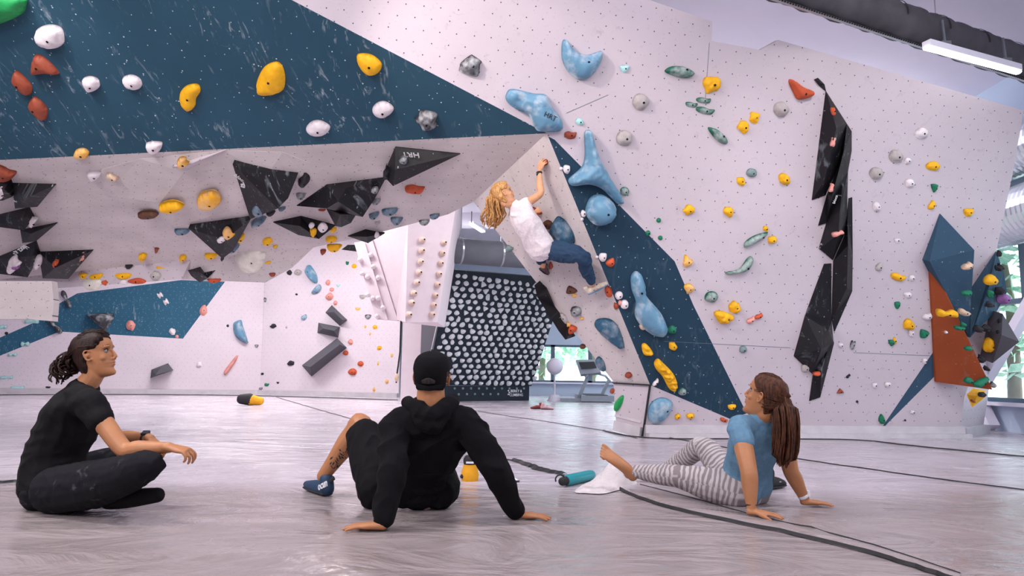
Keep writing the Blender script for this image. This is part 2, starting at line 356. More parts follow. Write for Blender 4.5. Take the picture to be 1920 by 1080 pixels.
# --- back climbing walls
BLa, BLb, BRb = F(0, 736), F(487, 739), F(747, 745)
up_ = Vector((0, 0, 1)); PBL = Plane(BLa, BLb, BLa+up_); PBR = Plane(BLb, BRb, BLb+up_)
panel('wall_back_left', PBL, [(-420, 728), (0, 736), (487, 739), (500, 425), (0, 400), (-420, 385)], [M['farwhite'], M['farblue']],
      [([(102, 574), (145, 550), (340, 525), (422, 528), (343, 635), (117, 622), (106, 624), (0, 667), (-150, 730), (-150, 695), (0, 633), (75, 600), (98, 590)], 1)], .1)
panel('wall_back_right', PBR, [(487, 739), (747, 745), (753, 470), (748, 425), (500, 425)], [M['farwhite'], M['black']], [([(652, 459), (690, 459), (693, 475), (640, 468)], 1)], .1)
m = MB(); m.beam(BLa+Vector((0, -.12, .06)), BLb+Vector((0, -.12, .06)), .2, .12); m.beam(BLb+Vector((0, -.12, .06)), BRb+Vector((0, -.12, .06)), .2, .12); m.beam(P(-420, 728, BLa.y)+Vector((0, -.1, .05)), BLa+Vector((0, -.12, .06)), .2, .12)
struct(m.build('baseboard_back', M['trim']))
# --- base trims of the near wall and the prow
m = MB(); q = Vector((b2-b1)).normalized(); m.beam(b1+tw*.05+Vector((0, 0, .07)), b2+tw*.05+Vector((0, 0, .07)), .12, .14); m.beam(b1+tw*.12+Vector((0, 0, .02)), b2+tw*.12+Vector((0, 0, .02)), .2, .06)
struct(m.build('baseboard_right', M['trim']))
k0 = PK.hit(1156, 805); dk = (k0-b1).normalized(); m = MB(); nk = PK.n.copy(); nk.z = 0; nk.normalize()
m.beam(b1+nk*.03+Vector((0, 0, .05)), k0+nk*.03+Vector((0, 0, .05)), .1, .12); m.beam(b1+nk*.02+Vector((0, 0, .17)), k0+nk*.02+Vector((0, 0, .17)), .05, .03)
struct(m.build('baseboard_prow', M['trim']))
m = MB(); m.beam(PK.hit(1219, 722, .015), PK.hit(1150, 718, .015), .012, .03, PK.n); m.beam(PK.hit(1219, 722, .012), PK.hit(1205, 818, .012), .02, .02)
struct(m.build('trim_prow', M['kink']))

# --- side return at the right end of the near wall
s1 = F(1842, 812); PS = Plane(b2, s1, b2+Vector((0, 0, 1)))
panel('wall_side_return', PS, [(1798, 819), (1842, 812), (1852, 745), (1868, 640), (1880, 540), (1866, 596), (1808, 745)], [M['white']], (), .05)
m = MB(); ps = PS.n.copy(); m.beam(b2+ps*.05+Vector((0, 0, .06)), s1+ps*.05+Vector((0, 0, .06)), .1, .12); struct(m.build('baseboard_return', M['trim']))
# --- room shell
m = MB(); m.box((-1, 12.0, CEIL+.1), (30, 27, .2)); struct(m.build('ceiling', M['plaster']))
m = MB(); m.box((-4, -1.6, 2.6), (24, .2, 5.2)); struct(m.build('wall_behind', M['plaster']))
for k, y in enumerate((11.5, 17, 22)):
    m = MB(); m.box((-1, y+2.3, CEIL-.17), (30, .5, .36)); struct(m.build('trim_%d' % (k+1), M['plaster']))
m = MB(); m.box((-15.6, 12, 2.6), (.2, 27, 5.2)); struct(m.build('wall_left', M['paleblue']))
WX = 7.4; FY = 24.6
def winwall(name, fixed, a0, a1, o0, o1, z0, z1, axis):
    m = MB()
    def bx(p0, p1, q0, q1):
        c = ((p0+p1)/2, fixed, (q0+q1)/2); s_ = (p1-p0, .24, q1-q0)
        if axis == 'y': c = (fixed, c[0], c[2]); s_ = (.24, s_[0], s_[2])
        if p1 > p0 and q1 > q0: m.box(c, s_)
    bx(a0, a1, 0, z0); bx(a0, a1, z1, 5.3); bx(a0, o0, z0, z1); bx(o1, a1, z0, z1)
    return struct(m.build(name, M['paleblue']))
winwall('wall_far', FY, -15.6, WX, .2, 6.8, .47, 1.78, 'x'); winwall('wall_right', WX, -1.6, FY, 4.0, 23.5, .42, 3.5, 'y')
M['frame'] = plain('anthracite_window_frame', s2l(92, 112, 128), .5, .4, var=.04)
def window(n, fixed, o0, o1, z0, z1, axis, zs=()):
    e = empty('window_%d' % n, (fixed if axis == 'y' else (o0+o1)/2, fixed if axis == 'x' else (o0+o1)/2, z0), kind='structure')
    f = MB(); w_ = .07
    def b(p, z, sp, sz):
        f.box((p, fixed, z) if axis == 'x' else (fixed, p, z), (sp, .1, sz) if axis == 'x' else (.1, sp, sz))
    b((o0+o1)/2, z0+w_/2, o1-o0, w_); b((o0+o1)/2, z1-w_/2, o1-o0, w_); b(o0+w_/2, (z0+z1)/2, w_, z1-z0); b(o1-w_/2, (z0+z1)/2, w_, z1-z0)
    for z in zs: b((o0+o1)/2, z, o1-o0, w_)
    f.build('window_frame', M['frame'], e)
    p = MB(); p.box(((o0+o1)/2, fixed, (z0+z1)/2) if axis == 'x' else (fixed, (o0+o1)/2, (z0+z1)/2), (o1-o0-.1, .02, z1-z0-.1) if axis == 'x' else (.02, o1-o0-.1, z1-z0-.1)); p.build('window_pane', M['glass'], e)
n = 1; x0 = .2
for wd in (1.28, 1.32, 1.32, 1.32, 1.36): window(n, FY, x0, x0+wd, .47, 1.78, 'x'); x0 += wd; n += 1
for k in range(10): window(n, WX, 4.0+1.95*k, 5.95+1.95*k, .42, 3.5, 'y', (1.9,)); n += 1
m = MB(); m.box((WX-.17, 13.7, .40), (.2, 20, .05)); struct(m.build('trim_5', M['plaster']))
m = MB(); m.box((3.5, FY-.17, .45), (7.0, .2, .05)); struct(m.build('trim_6', M['plaster']))
m = MB(); m.beam((WX-.28, 12.2, 2.75), (WX-.28, 10.4, .05), .16, .16); m.beam((WX-.28, 8.4, 2.9), (WX-.28, 11.0, .2), .14, .14); struct(m.build('trim_7', M['plaster']))

m = MB()
for a_, b_ in (((1330, 80), (1322, 190)), ((1245, 640), (1482, 652)), ((1600, 661), (1745, 667)), ((1062, 212), (1140, 178))): m.beam(PR.hit(*a_), PR.hit(*b_), .004, .006, PR.n)
struct(m.build('trim_9', M['frame']))
# ---------------------------------------------------------------- climbing holds and volumes
SHAPES = dict(
 round=[(math.cos(a)*.5, math.sin(a)*.5) for a in [i*math.pi/5 for i in range(10)]],
 egg=[(0, -.5), (.3, -.42), (.47, -.1), (.46, .2), (.25, .48), (-.1, .5), (-.42, .3), (-.5, 0), (-.32, -.34)],
 bean=[(-.5, .05), (-.42, -.3), (-.1, -.42), (.2, -.3), (.5, -.35), (.5, .05), (.35, .4), (0, .5), (-.35, .38)],
 lens=[(-.5, 0), (-.3, -.32), (0, -.46), (.3, -.34), (.5, 0), (.3, .38), (0, .5), (-.3, .38)],
 cup=[(-.5, -.35), (-.2, -.46), (.2, -.48), (.5, -.38), (.42, .1), (.2, .45), (-.15, .5), (-.42, .15)],
 tri=[(-.5, -.5), (.5, -.4), (.4, -.1), (.05, .5), (-.15, .4)],
 drop=[(-.1, -.5), (.25, -.3), (.5, .15), (.25, .48), (-.2, .5), (-.5, .1), (-.35, -.3)],
 bar=[(-.5, -.3), (-.2, -.5), (.2, -.4), (.5, -.5), (.5, .4), (.1, .35), (-.2, .5), (-.5, .45)],
 bow=[(-.5, -.35), (-.3, -.5), (0, -.2), (.3, -.5), (.5, -.3), (.5, .35), (.3, .5), (0, .25), (-.3, .5), (-.5, .3)],
 slab=[(-.5, -.5), (.5, -.3), (.46, .1), (-.4, .5)],
 eight=[(0, -.5), (.4, -.4), (.35, -.1), (.2, 0), (.45, .2), (.3, .5), (-.15, .48), (-.4, .2), (-.15, -.02), (-.45, -.3)])
def bdist(p, poly):
    best = 1e9; n = len(poly)
    for i in range(n):
        a = poly[i]; b = poly[(i+1) % n]; dx, dy = b[0]-a[0], b[1]-a[1]
        t = ((p[0]-a[0])*dx+(p[1]-a[1])*dy)/max(1e-12, dx*dx+dy*dy); t = max(0, min(1, t))
        e = (p[0]-a[0]-dx*t)**2+(p[1]-a[1]-dy*t)**2
        if e < best: best = e
    return math.sqrt(best)
def inflate(pl, uv, H, res=7, lift=0.0, knob=0.0, dish=None, prof=.5, seed=0):
    """a solid raised body over the outline uv on plane pl; returns verts, faces, centre, fn(u,v)->height"""
    n = len(uv); area = abs(sum(uv[i][0]*uv[(i+1) % n][1]-uv[(i+1) % n][0]*uv[i][1] for i in range(n)))/2
    s = math.sqrt(area)/res; us = [q[0] for q in uv]; vs_ = [q[1] for q in uv]; inner = []
    j = 0; y = min(vs_)
    while y < max(vs_):
        x = min(us) + (j % 2)*s/2
        while x < max(us):
            if inpoly((x, y), uv):
                d = bdist((x, y), uv)
                if d > .35*s: inner.append((x, y, d))
            x += s
        y += s*.87; j += 1
    D = max([q[2] for q in inner] or [s])
    def hf(x, y, d=None):
        if d is None: d = bdist((x, y), uv)
        t = min(1, d/(D*.98)); h = H*(1-(1-t)**2)**prof
        if knob: h += H*knob*noise.noise(Vector((x/s*.45+seed, y/s*.45, seed*1.7)))*min(1, t*3)
        if dish: h -= H*dish[2]*math.exp(-((x-dish[0])**2+(y-dish[1])**2)/(dish[3]**2))*min(1, t*2)
        return h
    pts = [Vector(q[:2]) for q in uv]; m = len(pts); pts += [Vector(q[:2]) for q in inner]
    vs, es, fs, *_ = delaunay_2d_cdt(pts, [(i, (i+1) % m) for i in range(m)], [], 1, 1e-7)
    c = sum(pts[:m], Vector((0, 0)))/m; C3 = pl.at(c.x, c.y, lift); V = []
    for q in vs:
        d = bdist(q, uv); V.append(pl.at(q.x, q.y, lift+(0 if d < 1e-6 else hf(q.x, q.y, d)))-C3)
    Fc = []
    for f in fs:
        a = (vs[f[1]]-vs[f[0]]).cross(vs[f[2]]-vs[f[0]]); Fc.append(tuple(f) if a > 0 else tuple(f)[::-1])
    k = len(V); V += [pl.at(q[0], q[1], lift-.012)-C3 for q in uv]
    idx = {}
    for i, q in enumerate(vs):
        for j2 in range(m):
            if (q-pts[j2]).length < 1e-6: idx[j2] = i
    for i in range(m):
        a, b = idx.get(i), idx.get((i+1) % m)
        if a is not None and b is not None: Fc.append((b, a, k+i, k+(i+1) % m))
    return V, Fc, C3, hf, c
def solid(name, pl, uv, H, mat, bolt=True, bolt_at=None, **kw):
    V, Fc, C3, hf, c = inflate(pl, uv, H, **kw); me = bpy.data.meshes.new(name); me.from_pydata([tuple(v) for v in V], [], Fc); me.materials.append(mat)
    me.polygons.foreach_set('use_smooth', [True]*len(me.polygons)); me.update(); o = bpy.data.objects.new(name, me); COL.objects.link(o); o.location = C3
    if bolt:
        size = math.sqrt(max(1e-6, (max(q[0] for q in uv)-min(q[0] for q in uv))*(max(q[1] for q in uv)-min(q[1] for q in uv))))
        for (bu, bv) in (bolt_at or [(c.x+size*.06, c.y-size*.06)]):
            r = max(.008, min(.013, size*.07)); lift = kw.get('lift', 0); h = lift+hf(bu, bv)+.0005
            m = MB(); a = pl.at(bu, bv, h-.012)-C3; b = pl.at(bu, bv, h+.0015)-C3; m.tube([a, b], r, 10, caps=False); q = m.build('bolt_hole', M['hole'], smooth=False); q.parent = o
    return o
def dots(pl, x, y, r, parent, lift):
    m = MB()
    for i in range(5): a = i*1.257; c = pl.hit(x+r*math.cos(a), y+r*math.sin(a), lift)-parent.location; m.tube([c-pl.n*.002, c+pl.n*.002], .016, 8, caps=False)
    o = m.build('logo_mark', M['ink']); o.parent = parent
LAND = []            # findable landmarks: (x, y, phrase, surface key)
PEND = []            # (object, x, y, noun phrase, surface phrase, size px)
SURF = dict(R='white right wall', S='dark blue stripe', G='blue overhang', U='grey underside', P='leaning grey prow', L='back left wall', Q='back right wall', K='base of the prow', V='right volumes', H='hanging white block')
CN = dict(y='yellow', Y='chalky yellow', w='white', g='beige grey', n='green', N='bright green', G='chalky green', o='orange', r='rust red', b='light blue', B='blue', k='black', K='chalky black', p='pink', c='mint', t='cream', v='purple', s='grey green', q='dark brown', z='translucent cream')
SN = dict(round='round', egg='egg-shaped', bean='bean-shaped', lens='lens-shaped', cup='cup-shaped', tri='three-cornered', drop='drop-shaped', bar='bar-shaped', bow='bow-shaped', slab='slanted', eight='figure-eight', knob='knobbly', free='')
PL = dict(R=PR, S=PR, G=PG, U=PU, P=PP, L=PBL, Q=PBR, K=PK, V=PR)
def hold(sf, x, y, w, h, shape='round', col='y', rot=0, H=None, lift=0.0, word=None, label=None):
    pl = PL[sf] if isinstance(sf, str) else sf[1]; key = sf if isinstance(sf, str) else sf[0]
    rs = random.Random(int(x*7+y*131)); base = SHAPES['round'] if shape == 'knob' else SHAPES[shape]; c, s_ = math.cos(R(rot)), math.sin(R(rot)); big = max(w, h) > 26
    pts = []
    for (a, b) in base:
        j = .13 if shape == 'knob' else .035; a += rs.uniform(-j, j); b += rs.uniform(-j, j); a *= w; b *= h
        pts.append(pl.px(x+a*c-b*s_, y+a*s_+b*c, lift))
    uv = [tuple(q) for q in crom([(q.x, q.y, 0) for q in pts], 3 if max(w, h) > 16 else 2, True)]; uv = [q[:2] for q in uv]
    wu = min(max(q[0] for q in uv)-min(q[0] for q in uv), max(q[1] for q in uv)-min(q[1] for q in uv))
    if H is None: H = wu*.42
    res = 9 if max(w, h) > 26 else 6 if max(w, h) > 12 else 4
    o = solid('climbing_hold', pl, uv, H, M['h_'+col], bolt=max(w, h) >= 15 and shape != 'bar' or key == 'R' and max(w, h) >= 10, res=res, lift=lift, knob=.45 if shape == 'knob' else .12, seed=rs.random()*9)
    meta(o, label, 'climbing hold', '%s holds on the %s' % (CN[col], SURF[key])); PEND.append((o, x, y, (CN[col]+' '+(word or SN[shape])).strip(), key, max(w, h), label)); return o
def trace(sf, pts, col, H, word, label, smooth=True, lift=0.0, res=16, bolt_px=None, dish=None, prof=.5, knob=.08):
    pl = PL[sf] if isinstance(sf, str) else sf[1]; key = sf if isinstance(sf, str) else sf[0]
    uv = [pl.px(*q, lift) for q in pts]
    if smooth: uv = [q[:2] for q in crom([(q.x, q.y, 0) for q in uv], 4, True)]
    else: uv = [(q.x, q.y) for q in uv]
    ba = [tuple(pl.px(*q, lift)) for q in bolt_px] if bolt_px else None
    dd = None
    if dish: q = pl.px(dish[0], dish[1], lift); dd = (q.x, q.y, dish[2], dish[3])
    o = solid('climbing_hold', pl, uv, H, M['h_'+col], bolt=bool(bolt_px), bolt_at=ba, res=res, lift=lift, knob=knob, dish=dd, prof=prof)
    x = sum(p[0] for p in pts)/len(pts); y = sum(p[1] for p in pts)/len(pts); meta(o, label, 'climbing hold', '%s holds on the %s' % (CN[col], SURF[key]))
    PEND.append((o, x, y, (CN[col]+' '+word).strip(), key, 60, label)); return o
def volume(sf, pts, apex, mat, label, name='climbing_volume', lift=0.0, extra=(), cat='climbing volume', rim=.012, group=None, edges=()):
    """a faceted screw-on box: silhouette in photo pixels (a third number = height of that corner off the wall), apex = [(px, py, height)]"""
    pl = PL[sf] if isinstance(sf, str) else sf[1]; m = len(pts)
    allp = [(q[0], q[1], q[2] if len(q) > 2 else rim) for q in pts]+list(apex)
    vs, es, fs, orig, *_ = delaunay_2d_cdt([Vector((q[0], -q[1])) for q in allp], [(i, (i+1) % m) for i in range(m)]+[(m+a, m+b) for a, b in extra]+list(edges), [], 1, 1e-5)
    W3 = []
    for i, q in enumerate(vs):
        h = allp[orig[i][0]][2] if orig[i] else rim*2
        W3.append((pl.hit(q.x, -q.y, h), h))
    foot = [pl.px(*q) for q in allp[:m]]; c = sum((Vector(pl.uv(W3[i][0])) for i in range(m)), Vector((0, 0)))/m; C3 = pl.at(c.x, c.y, lift); V = []; Fc = []; UV = []; n = 0
    for f in fs:
        p = [W3[i][0] for i in f]
        if (vs[f[1]]-vs[f[0]]).cross(vs[f[2]]-vs[f[0]]) < 0: f = f[::-1]
        V += [W3[i][0]-C3 for i in f]; UV += [tuple(pl.uv(W3[i][0])+Vector((30, 30))) for i in f]; Fc.append(tuple(range(n, n+len(f)))); n += len(f)
    ar = sum(allp[i][0]*-allp[(i+1) % m][1]+allp[(i+1) % m][0]*allp[i][1] for i in range(m))
    for i in range(m):
        j = (i+1) % m; a = pl.hit(*allp[i]); b = pl.hit(*allp[j]); fa = a-pl.n*(allp[i][2]+.01); fb = b-pl.n*(allp[j][2]+.01)
        V += [a-C3, b-C3, fb-C3, fa-C3]; UV += [tuple(pl.uv(t)+Vector((30, 30))) for t in (a, b)]+[(tuple(pl.uv(t)+Vector((30, 30.1)))) for t in (b, a)]; Fc.append((n+3, n+2, n+1, n) if ar > 0 else (n, n+1, n+2, n+3)); n += 4
    me = bpy.data.meshes.new(name); me.from_pydata([tuple(v) for v in V], [], Fc); me.materials.append(mat); l = me.uv_layers.new(name='uv')
    for li, lo in enumerate(me.loops): l.data[li].uv = UV[lo.vertex_index]
    me.update(); o = bpy.data.objects.new(name, me); COL.objects.link(o); o.location = C3
    meta(o, label, cat, group); return o
def writing(txt, pl, x, y, size_px, mat, parent, rot=0, lift=.01, mirror=False, name='lettering', depth=.001):
    a = pl.hit(x, y, lift); b = pl.hit(x+1, y, lift); sc = (b-a).length*size_px
    cu = bpy.data.curves.new(name, 'FONT'); cu.body = txt; cu.size = 1; cu.align_x = 'CENTER'; cu.align_y = 'CENTER'; cu.extrude = .02; cu.offset = .012; cu.resolution_u = 2
    t = bpy.data.objects.new(name, cu); COL.objects.link(t)
    right = (pl.hit(x+4, y, lift)-pl.hit(x-4, y, lift)).normalized(); nn = pl.n; upv = nn.cross(right)
    q = Matrix.Rotation(R(-rot), 3, nn); right = q @ right; upv = q @ upv
    mw = Matrix((right*sc, upv*sc, nn*sc)).transposed().to_4x4(); mw.translation = a; dg = bpy.context.evaluated_depsgraph_get()
    me = bpy.data.meshes.new_from_object(t.evaluated_get(dg)); bpy.data.objects.remove(t); me.name = name
    me.transform(mw); me.transform(Matrix.Translation(-parent.location)); me.materials.clear(); me.materials.append(mat)
    o = bpy.data.objects.new(name, me); COL.objects.link(o); o.parent = parent; return o
LAND += [(1090, 112, 'light blue crescent', 'R'), (1000, 207, 'light blue boomerang', 'R'), (1115, 315, 'blue three-armed hold', 'R'), (1125, 394, 'light blue ball', 'S'), (1216, 570, 'blue boot-shaped hold', 'S'), (1248, 704, 'long yellow hold', 'S'), (1238, 770, 'flat blue oval', 'R'), (1500, 168, 'orange fin', 'R'), (1560, 250, 'black column top', 'R'), (1570, 437, 'black column middle', 'R'), (1525, 680, 'black column foot', 'R'), (1388, 498, 'green banana hold', 'R'), (1274, 135, 'long green leaf', 'R'), (1358, 592, 'wide yellow claw', 'R'), (1750, 440, 'blue peaked volume', 'R'), (1750, 600, 'rust volume', 'R'), (1700, 740, 'long blue spike', 'R'), (883, 124, 'black knob', 'R'),
 (508, 146, 'largest yellow hold', 'G'), (94, 65, 'biggest white egg', 'G'), (798, 222, 'chalky black knob', 'G'), (597, 239, 'lower white lens', 'G'),
 (60, 360, 'black volume chain', 'U'), (495, 350, 'tall black volume', 'U'), (412, 445, 'black triangular volume', 'U'), (640, 370, 'broad black volume', 'U'), (790, 310, 'black arrowhead volume', 'U'), (570, 427, 'flat black diamond', 'U'), (686, 443, 'small black diamond', 'U'), (128, 495, 'lowest chain volume', 'U'), (382, 510, 'lower-edge black volume', 'U'), (391, 374, 'yellow oval', 'U'),
 (188, 602, 'black shark fin', 'L'), (450, 621, 'blue half-moon', 'L'), (303, 694, 'dark wedge', 'L'), (60, 603, 'longest mint hold', 'L'),
 (583, 514, 'blue leaf', 'Q'), (608, 670, 'long dark box', 'Q'), (620, 610, 'grey pyramids', 'Q'),
 (1058, 430, 'blue shield hold', 'P'), (1145, 622, 'blue teardrop hold', 'P'), (1040, 590, 'black edge volume', 'P'), (1160, 756, 'green fin', 'K'), (1785, 480, 'blue peaked volume', 'V'), (1800, 620, 'rust volume', 'V'), (1880, 635, 'grey pyramid', 'V')]
def where(x, y, key, own, adv=True):
    best = None
    for (lx, ly, ph, k) in LAND:
        if k != key and not (key in 'SV' and k == 'R') and not (key == 'K' and k == 'P'): continue
        d = math.hypot(lx-x, ly-y)
        if d < 9: continue
        if best is None or d < best[0]: best = (d, lx, ly, ph)
    if not best: return ''
    d, lx, ly, ph = best; dx, dy = x-lx, y-ly; v = 'above' if dy < 0 else 'below'; h = 'left' if dx < 0 else 'right'
    if abs(dx) > 2.2*abs(dy): t = h+' of'
    elif abs(dy) > 2.2*abs(dx): t = v
    else: t = v+' '+h+' of'
    return ' '+('' if not adv else 'just ' if d < 45 else 'far ' if d > 170 else '')+t+' the '+ph
def name_all():
    lab = {}
    for o, x, y, noun, key, sz, given in PEND:
        if given: continue
        size = 'tiny ' if sz <= 10 else 'small ' if sz <= 19 else '' if sz <= 32 else 'large '
        wh = where(x, y, key, noun); l = size+noun+' hold'+(' on the '+SURF[key] if not wh or len((noun+wh).split()) < 7 else '')+wh
        lab.setdefault(l, []).append((o, x, y))
    ordn = ['leftmost', 'second', 'third', 'fourth', 'fifth', 'sixth', 'seventh', 'eighth', 'ninth']
    for l, g in lab.items():
        if len(g) == 1: g[0][0]['label'] = l; continue
        sx = max(q[1] for q in g)-min(q[1] for q in g); sy = max(q[2] for q in g)-min(q[2] for q in g); ax = 1 if sx > sy else 2
        g.sort(key=lambda q: q[ax])
        for i, q in enumerate(g):
            if len(g) == 2: e = ('left' if i == 0 else 'right') if ax == 1 else ('upper' if i == 0 else 'lower'); e += ' one'
            else: e = (ordn[i]+(' from left' if i else '')) if ax == 1 else ('topmost' if i == 0 else ordn[i]+' from top')
            q[0]['label'] = l+', '+e
def T(sf, rows):
    for r in rows: hold(sf, *r)
# --- blue overhang
trace('G', [(-40, -25), (44, -12), (49, 12), (40, 27), (0, 45), (-40, 52)], 'N', .16, 'corner hold', 'big bright green hold cut off by the top left corner')
T('G', [(94, 66, 58, 42, 'egg', 'w', 15), (171, 158, 34, 28, 'drop', 'w', 200), (249, 153, 38, 26, 'egg', 'w', 20), (153, 287, 29, 20, 'egg', 'Y', 0), (289, 276, 29, 24, 'cup', 'w', 0), (597, 239, 44, 32, 'lens', 'w', 0), (718, 204, 42, 32, 'lens', 'w', 0), (798, 223, 42, 34, 'knob', 'K', 0)])
trace('G', [(65, 104), (84, 107), (112, 137), (90, 136), (62, 138)], 'r', .10, 'wedge hold', 'rust brown wedge hold below the big white egg on the blue overhang', res=9, bolt_px=[(78, 121)])
trace('G', [(27, 135), (36, 134), (60, 160), (54, 178), (25, 153)], 'r', .09, 'pinch', 'rust brown pinch hold at the left edge of the blue overhang', res=9, bolt_px=[(40, 156)])
trace('G', [(62, 182), (72, 184), (89, 203), (84, 225), (55, 199)], 'r', .09, 'pinch', 'lowest of the three rust brown pinch holds on the blue overhang', res=9, bolt_px=[(70, 202)])
trace('G', [(340, 170), (352, 159), (371, 157), (376, 170), (368, 184), (366, 198), (355, 208), (342, 198), (337, 182)], 'y', .07, 'kidney hold', 'yellow kidney-shaped hold left of the largest yellow hold', bolt_px=[(356, 182)], res=12)
trace('G', [(518, 115), (530, 124), (535, 146), (531, 168), (512, 177), (488, 177), (481, 165), (484, 146), (497, 124)], 'y', .09, 'egg', 'largest yellow hold, pointed egg on the blue overhang', bolt_px=[(509, 148)])
trace('G', [(671, 101), (690, 100), (705, 107), (716, 120), (711, 135), (695, 141), (680, 132), (670, 114)], 'y', .08, 'shield hold', 'yellow shield-shaped hold near the diagonal edge of the blue overhang', bolt_px=[(696, 120)], res=12)
# --- white right wall, traced
trace('R', [(1057, 74), (1066, 79), (1078, 95), (1100, 103), (1120, 97), (1128, 96), (1128, 112), (1118, 132), (1102, 147), (1083, 149), (1065, 135), (1054, 112), (1053, 85)], 'b', .14, '', 'light blue crescent hold high on the white wall', bolt_px=[(1098, 119)])
trace('R', [(948, 185), (952, 170), (965, 167), (1000, 175), (1024, 178), (1035, 200), (1052, 223), (1055, 240), (1045, 247), (1013, 247), (1003, 240), (995, 224), (985, 213), (960, 200)], 'b', .17, '', 'light blue boomerang-shaped hold above the corner of the overhang', dish=(975, 190, .35, .12))
bo = PEND[-1][0]; writing('HRT', PR, 1032, 219, 13, M['kink'], bo, 25, .178)
trace('R', [(1095, 252), (1100, 244), (1108, 247), (1117, 278), (1136, 320), (1167, 374), (1160, 383), (1147, 372), (1128, 354), (1105, 346), (1076, 349), (1066, 342), (1068, 333), (1090, 313), (1096, 290)], 'b', .2, '', 'light blue three-armed hold above the ball', res=20)
o_ = hold('S', 1125, 394, 56, 62, 'round', 'b', 0, .24, label='light blue ball-like hold on the dark blue stripe')
trace('S', [(1183, 518), (1192, 508), (1203, 516), (1209, 535), (1211, 553), (1225, 570), (1241, 590), (1250, 614), (1242, 630), (1225, 629), (1203, 612), (1190, 590), (1192, 565), (1184, 542)], 'b', .16, '', 'long light blue boot-shaped hold on the dark blue stripe', bolt_px=[(1196, 545)])
trace('S', [(1226, 680), (1233, 672), (1243, 680), (1262, 700), (1269, 718), (1264, 733), (1254, 728), (1242, 706), (1230, 692)], 'y', .09, 'long hold', 'long ridged yellow hold at the lower edge of the dark blue stripe', knob=.5)
trace('S', [(1203, 646), (1211, 644), (1224, 661), (1212, 667), (1205, 660)], 'y', .07, 'beak hold', 'yellow beak-shaped hold above the long yellow hold', res=8, knob=.4)
trace('R', [(1214, 780), (1219, 757), (1238, 745), (1258, 751), (1260, 765), (1245, 787), (1222, 794)], 'b', .08, 'oval', 'flat light blue oval hold low on the prow base', bolt_px=[(1247, 767)])
trace('R', [(1478, 153), (1485, 149), (1505, 163), (1522, 170), (1522, 181), (1497, 187), (1488, 176)], 'o', .09, 'fin', 'orange fin-shaped hold left of the black volume column top', bolt_px=[(1503, 177)], res=10)
trace('R', [(1246, 134), (1260, 124), (1285, 126), (1302, 137), (1290, 146), (1268, 144)], 'G', .08, 'leaf', 'long chalky green leaf hold near the top of the white wall', bolt_px=[(1283, 132)], res=9)
trace('R', [(1327, 239), (1345, 243), (1360, 257), (1363, 269), (1350, 268), (1336, 255)], 'G', .06, 'leaf', 'chalky green leaf hold tilted down, below the green trio', bolt_px=[(1353, 256)], res=8)
trace('R', [(1395, 464), (1397, 453), (1415, 441), (1440, 435), (1428, 448), (1407, 460)], 'G', .06, 'finger hold', 'chalky green finger-shaped hold above the green banana-shaped hold', bolt_px=[(1427, 444)], res=9)
trace('R', [(1361, 510), (1385, 504), (1399, 486), (1407, 480), (1411, 487), (1404, 503), (1390, 511), (1364, 514)], 'G', .07, 'banana hold', 'green and white banana-shaped hold below the finger-shaped one', bolt_px=[(1398, 502)], res=11)
trace('R', [(1338, 586), (1347, 582), (1360, 585), (1375, 593), (1362, 606), (1350, 606), (1343, 597)], 'y', .09, 'claw hold', 'wide yellow claw-like hold right of the dark blue stripe', bolt_px=[(1360, 596)], res=9, knob=.4)
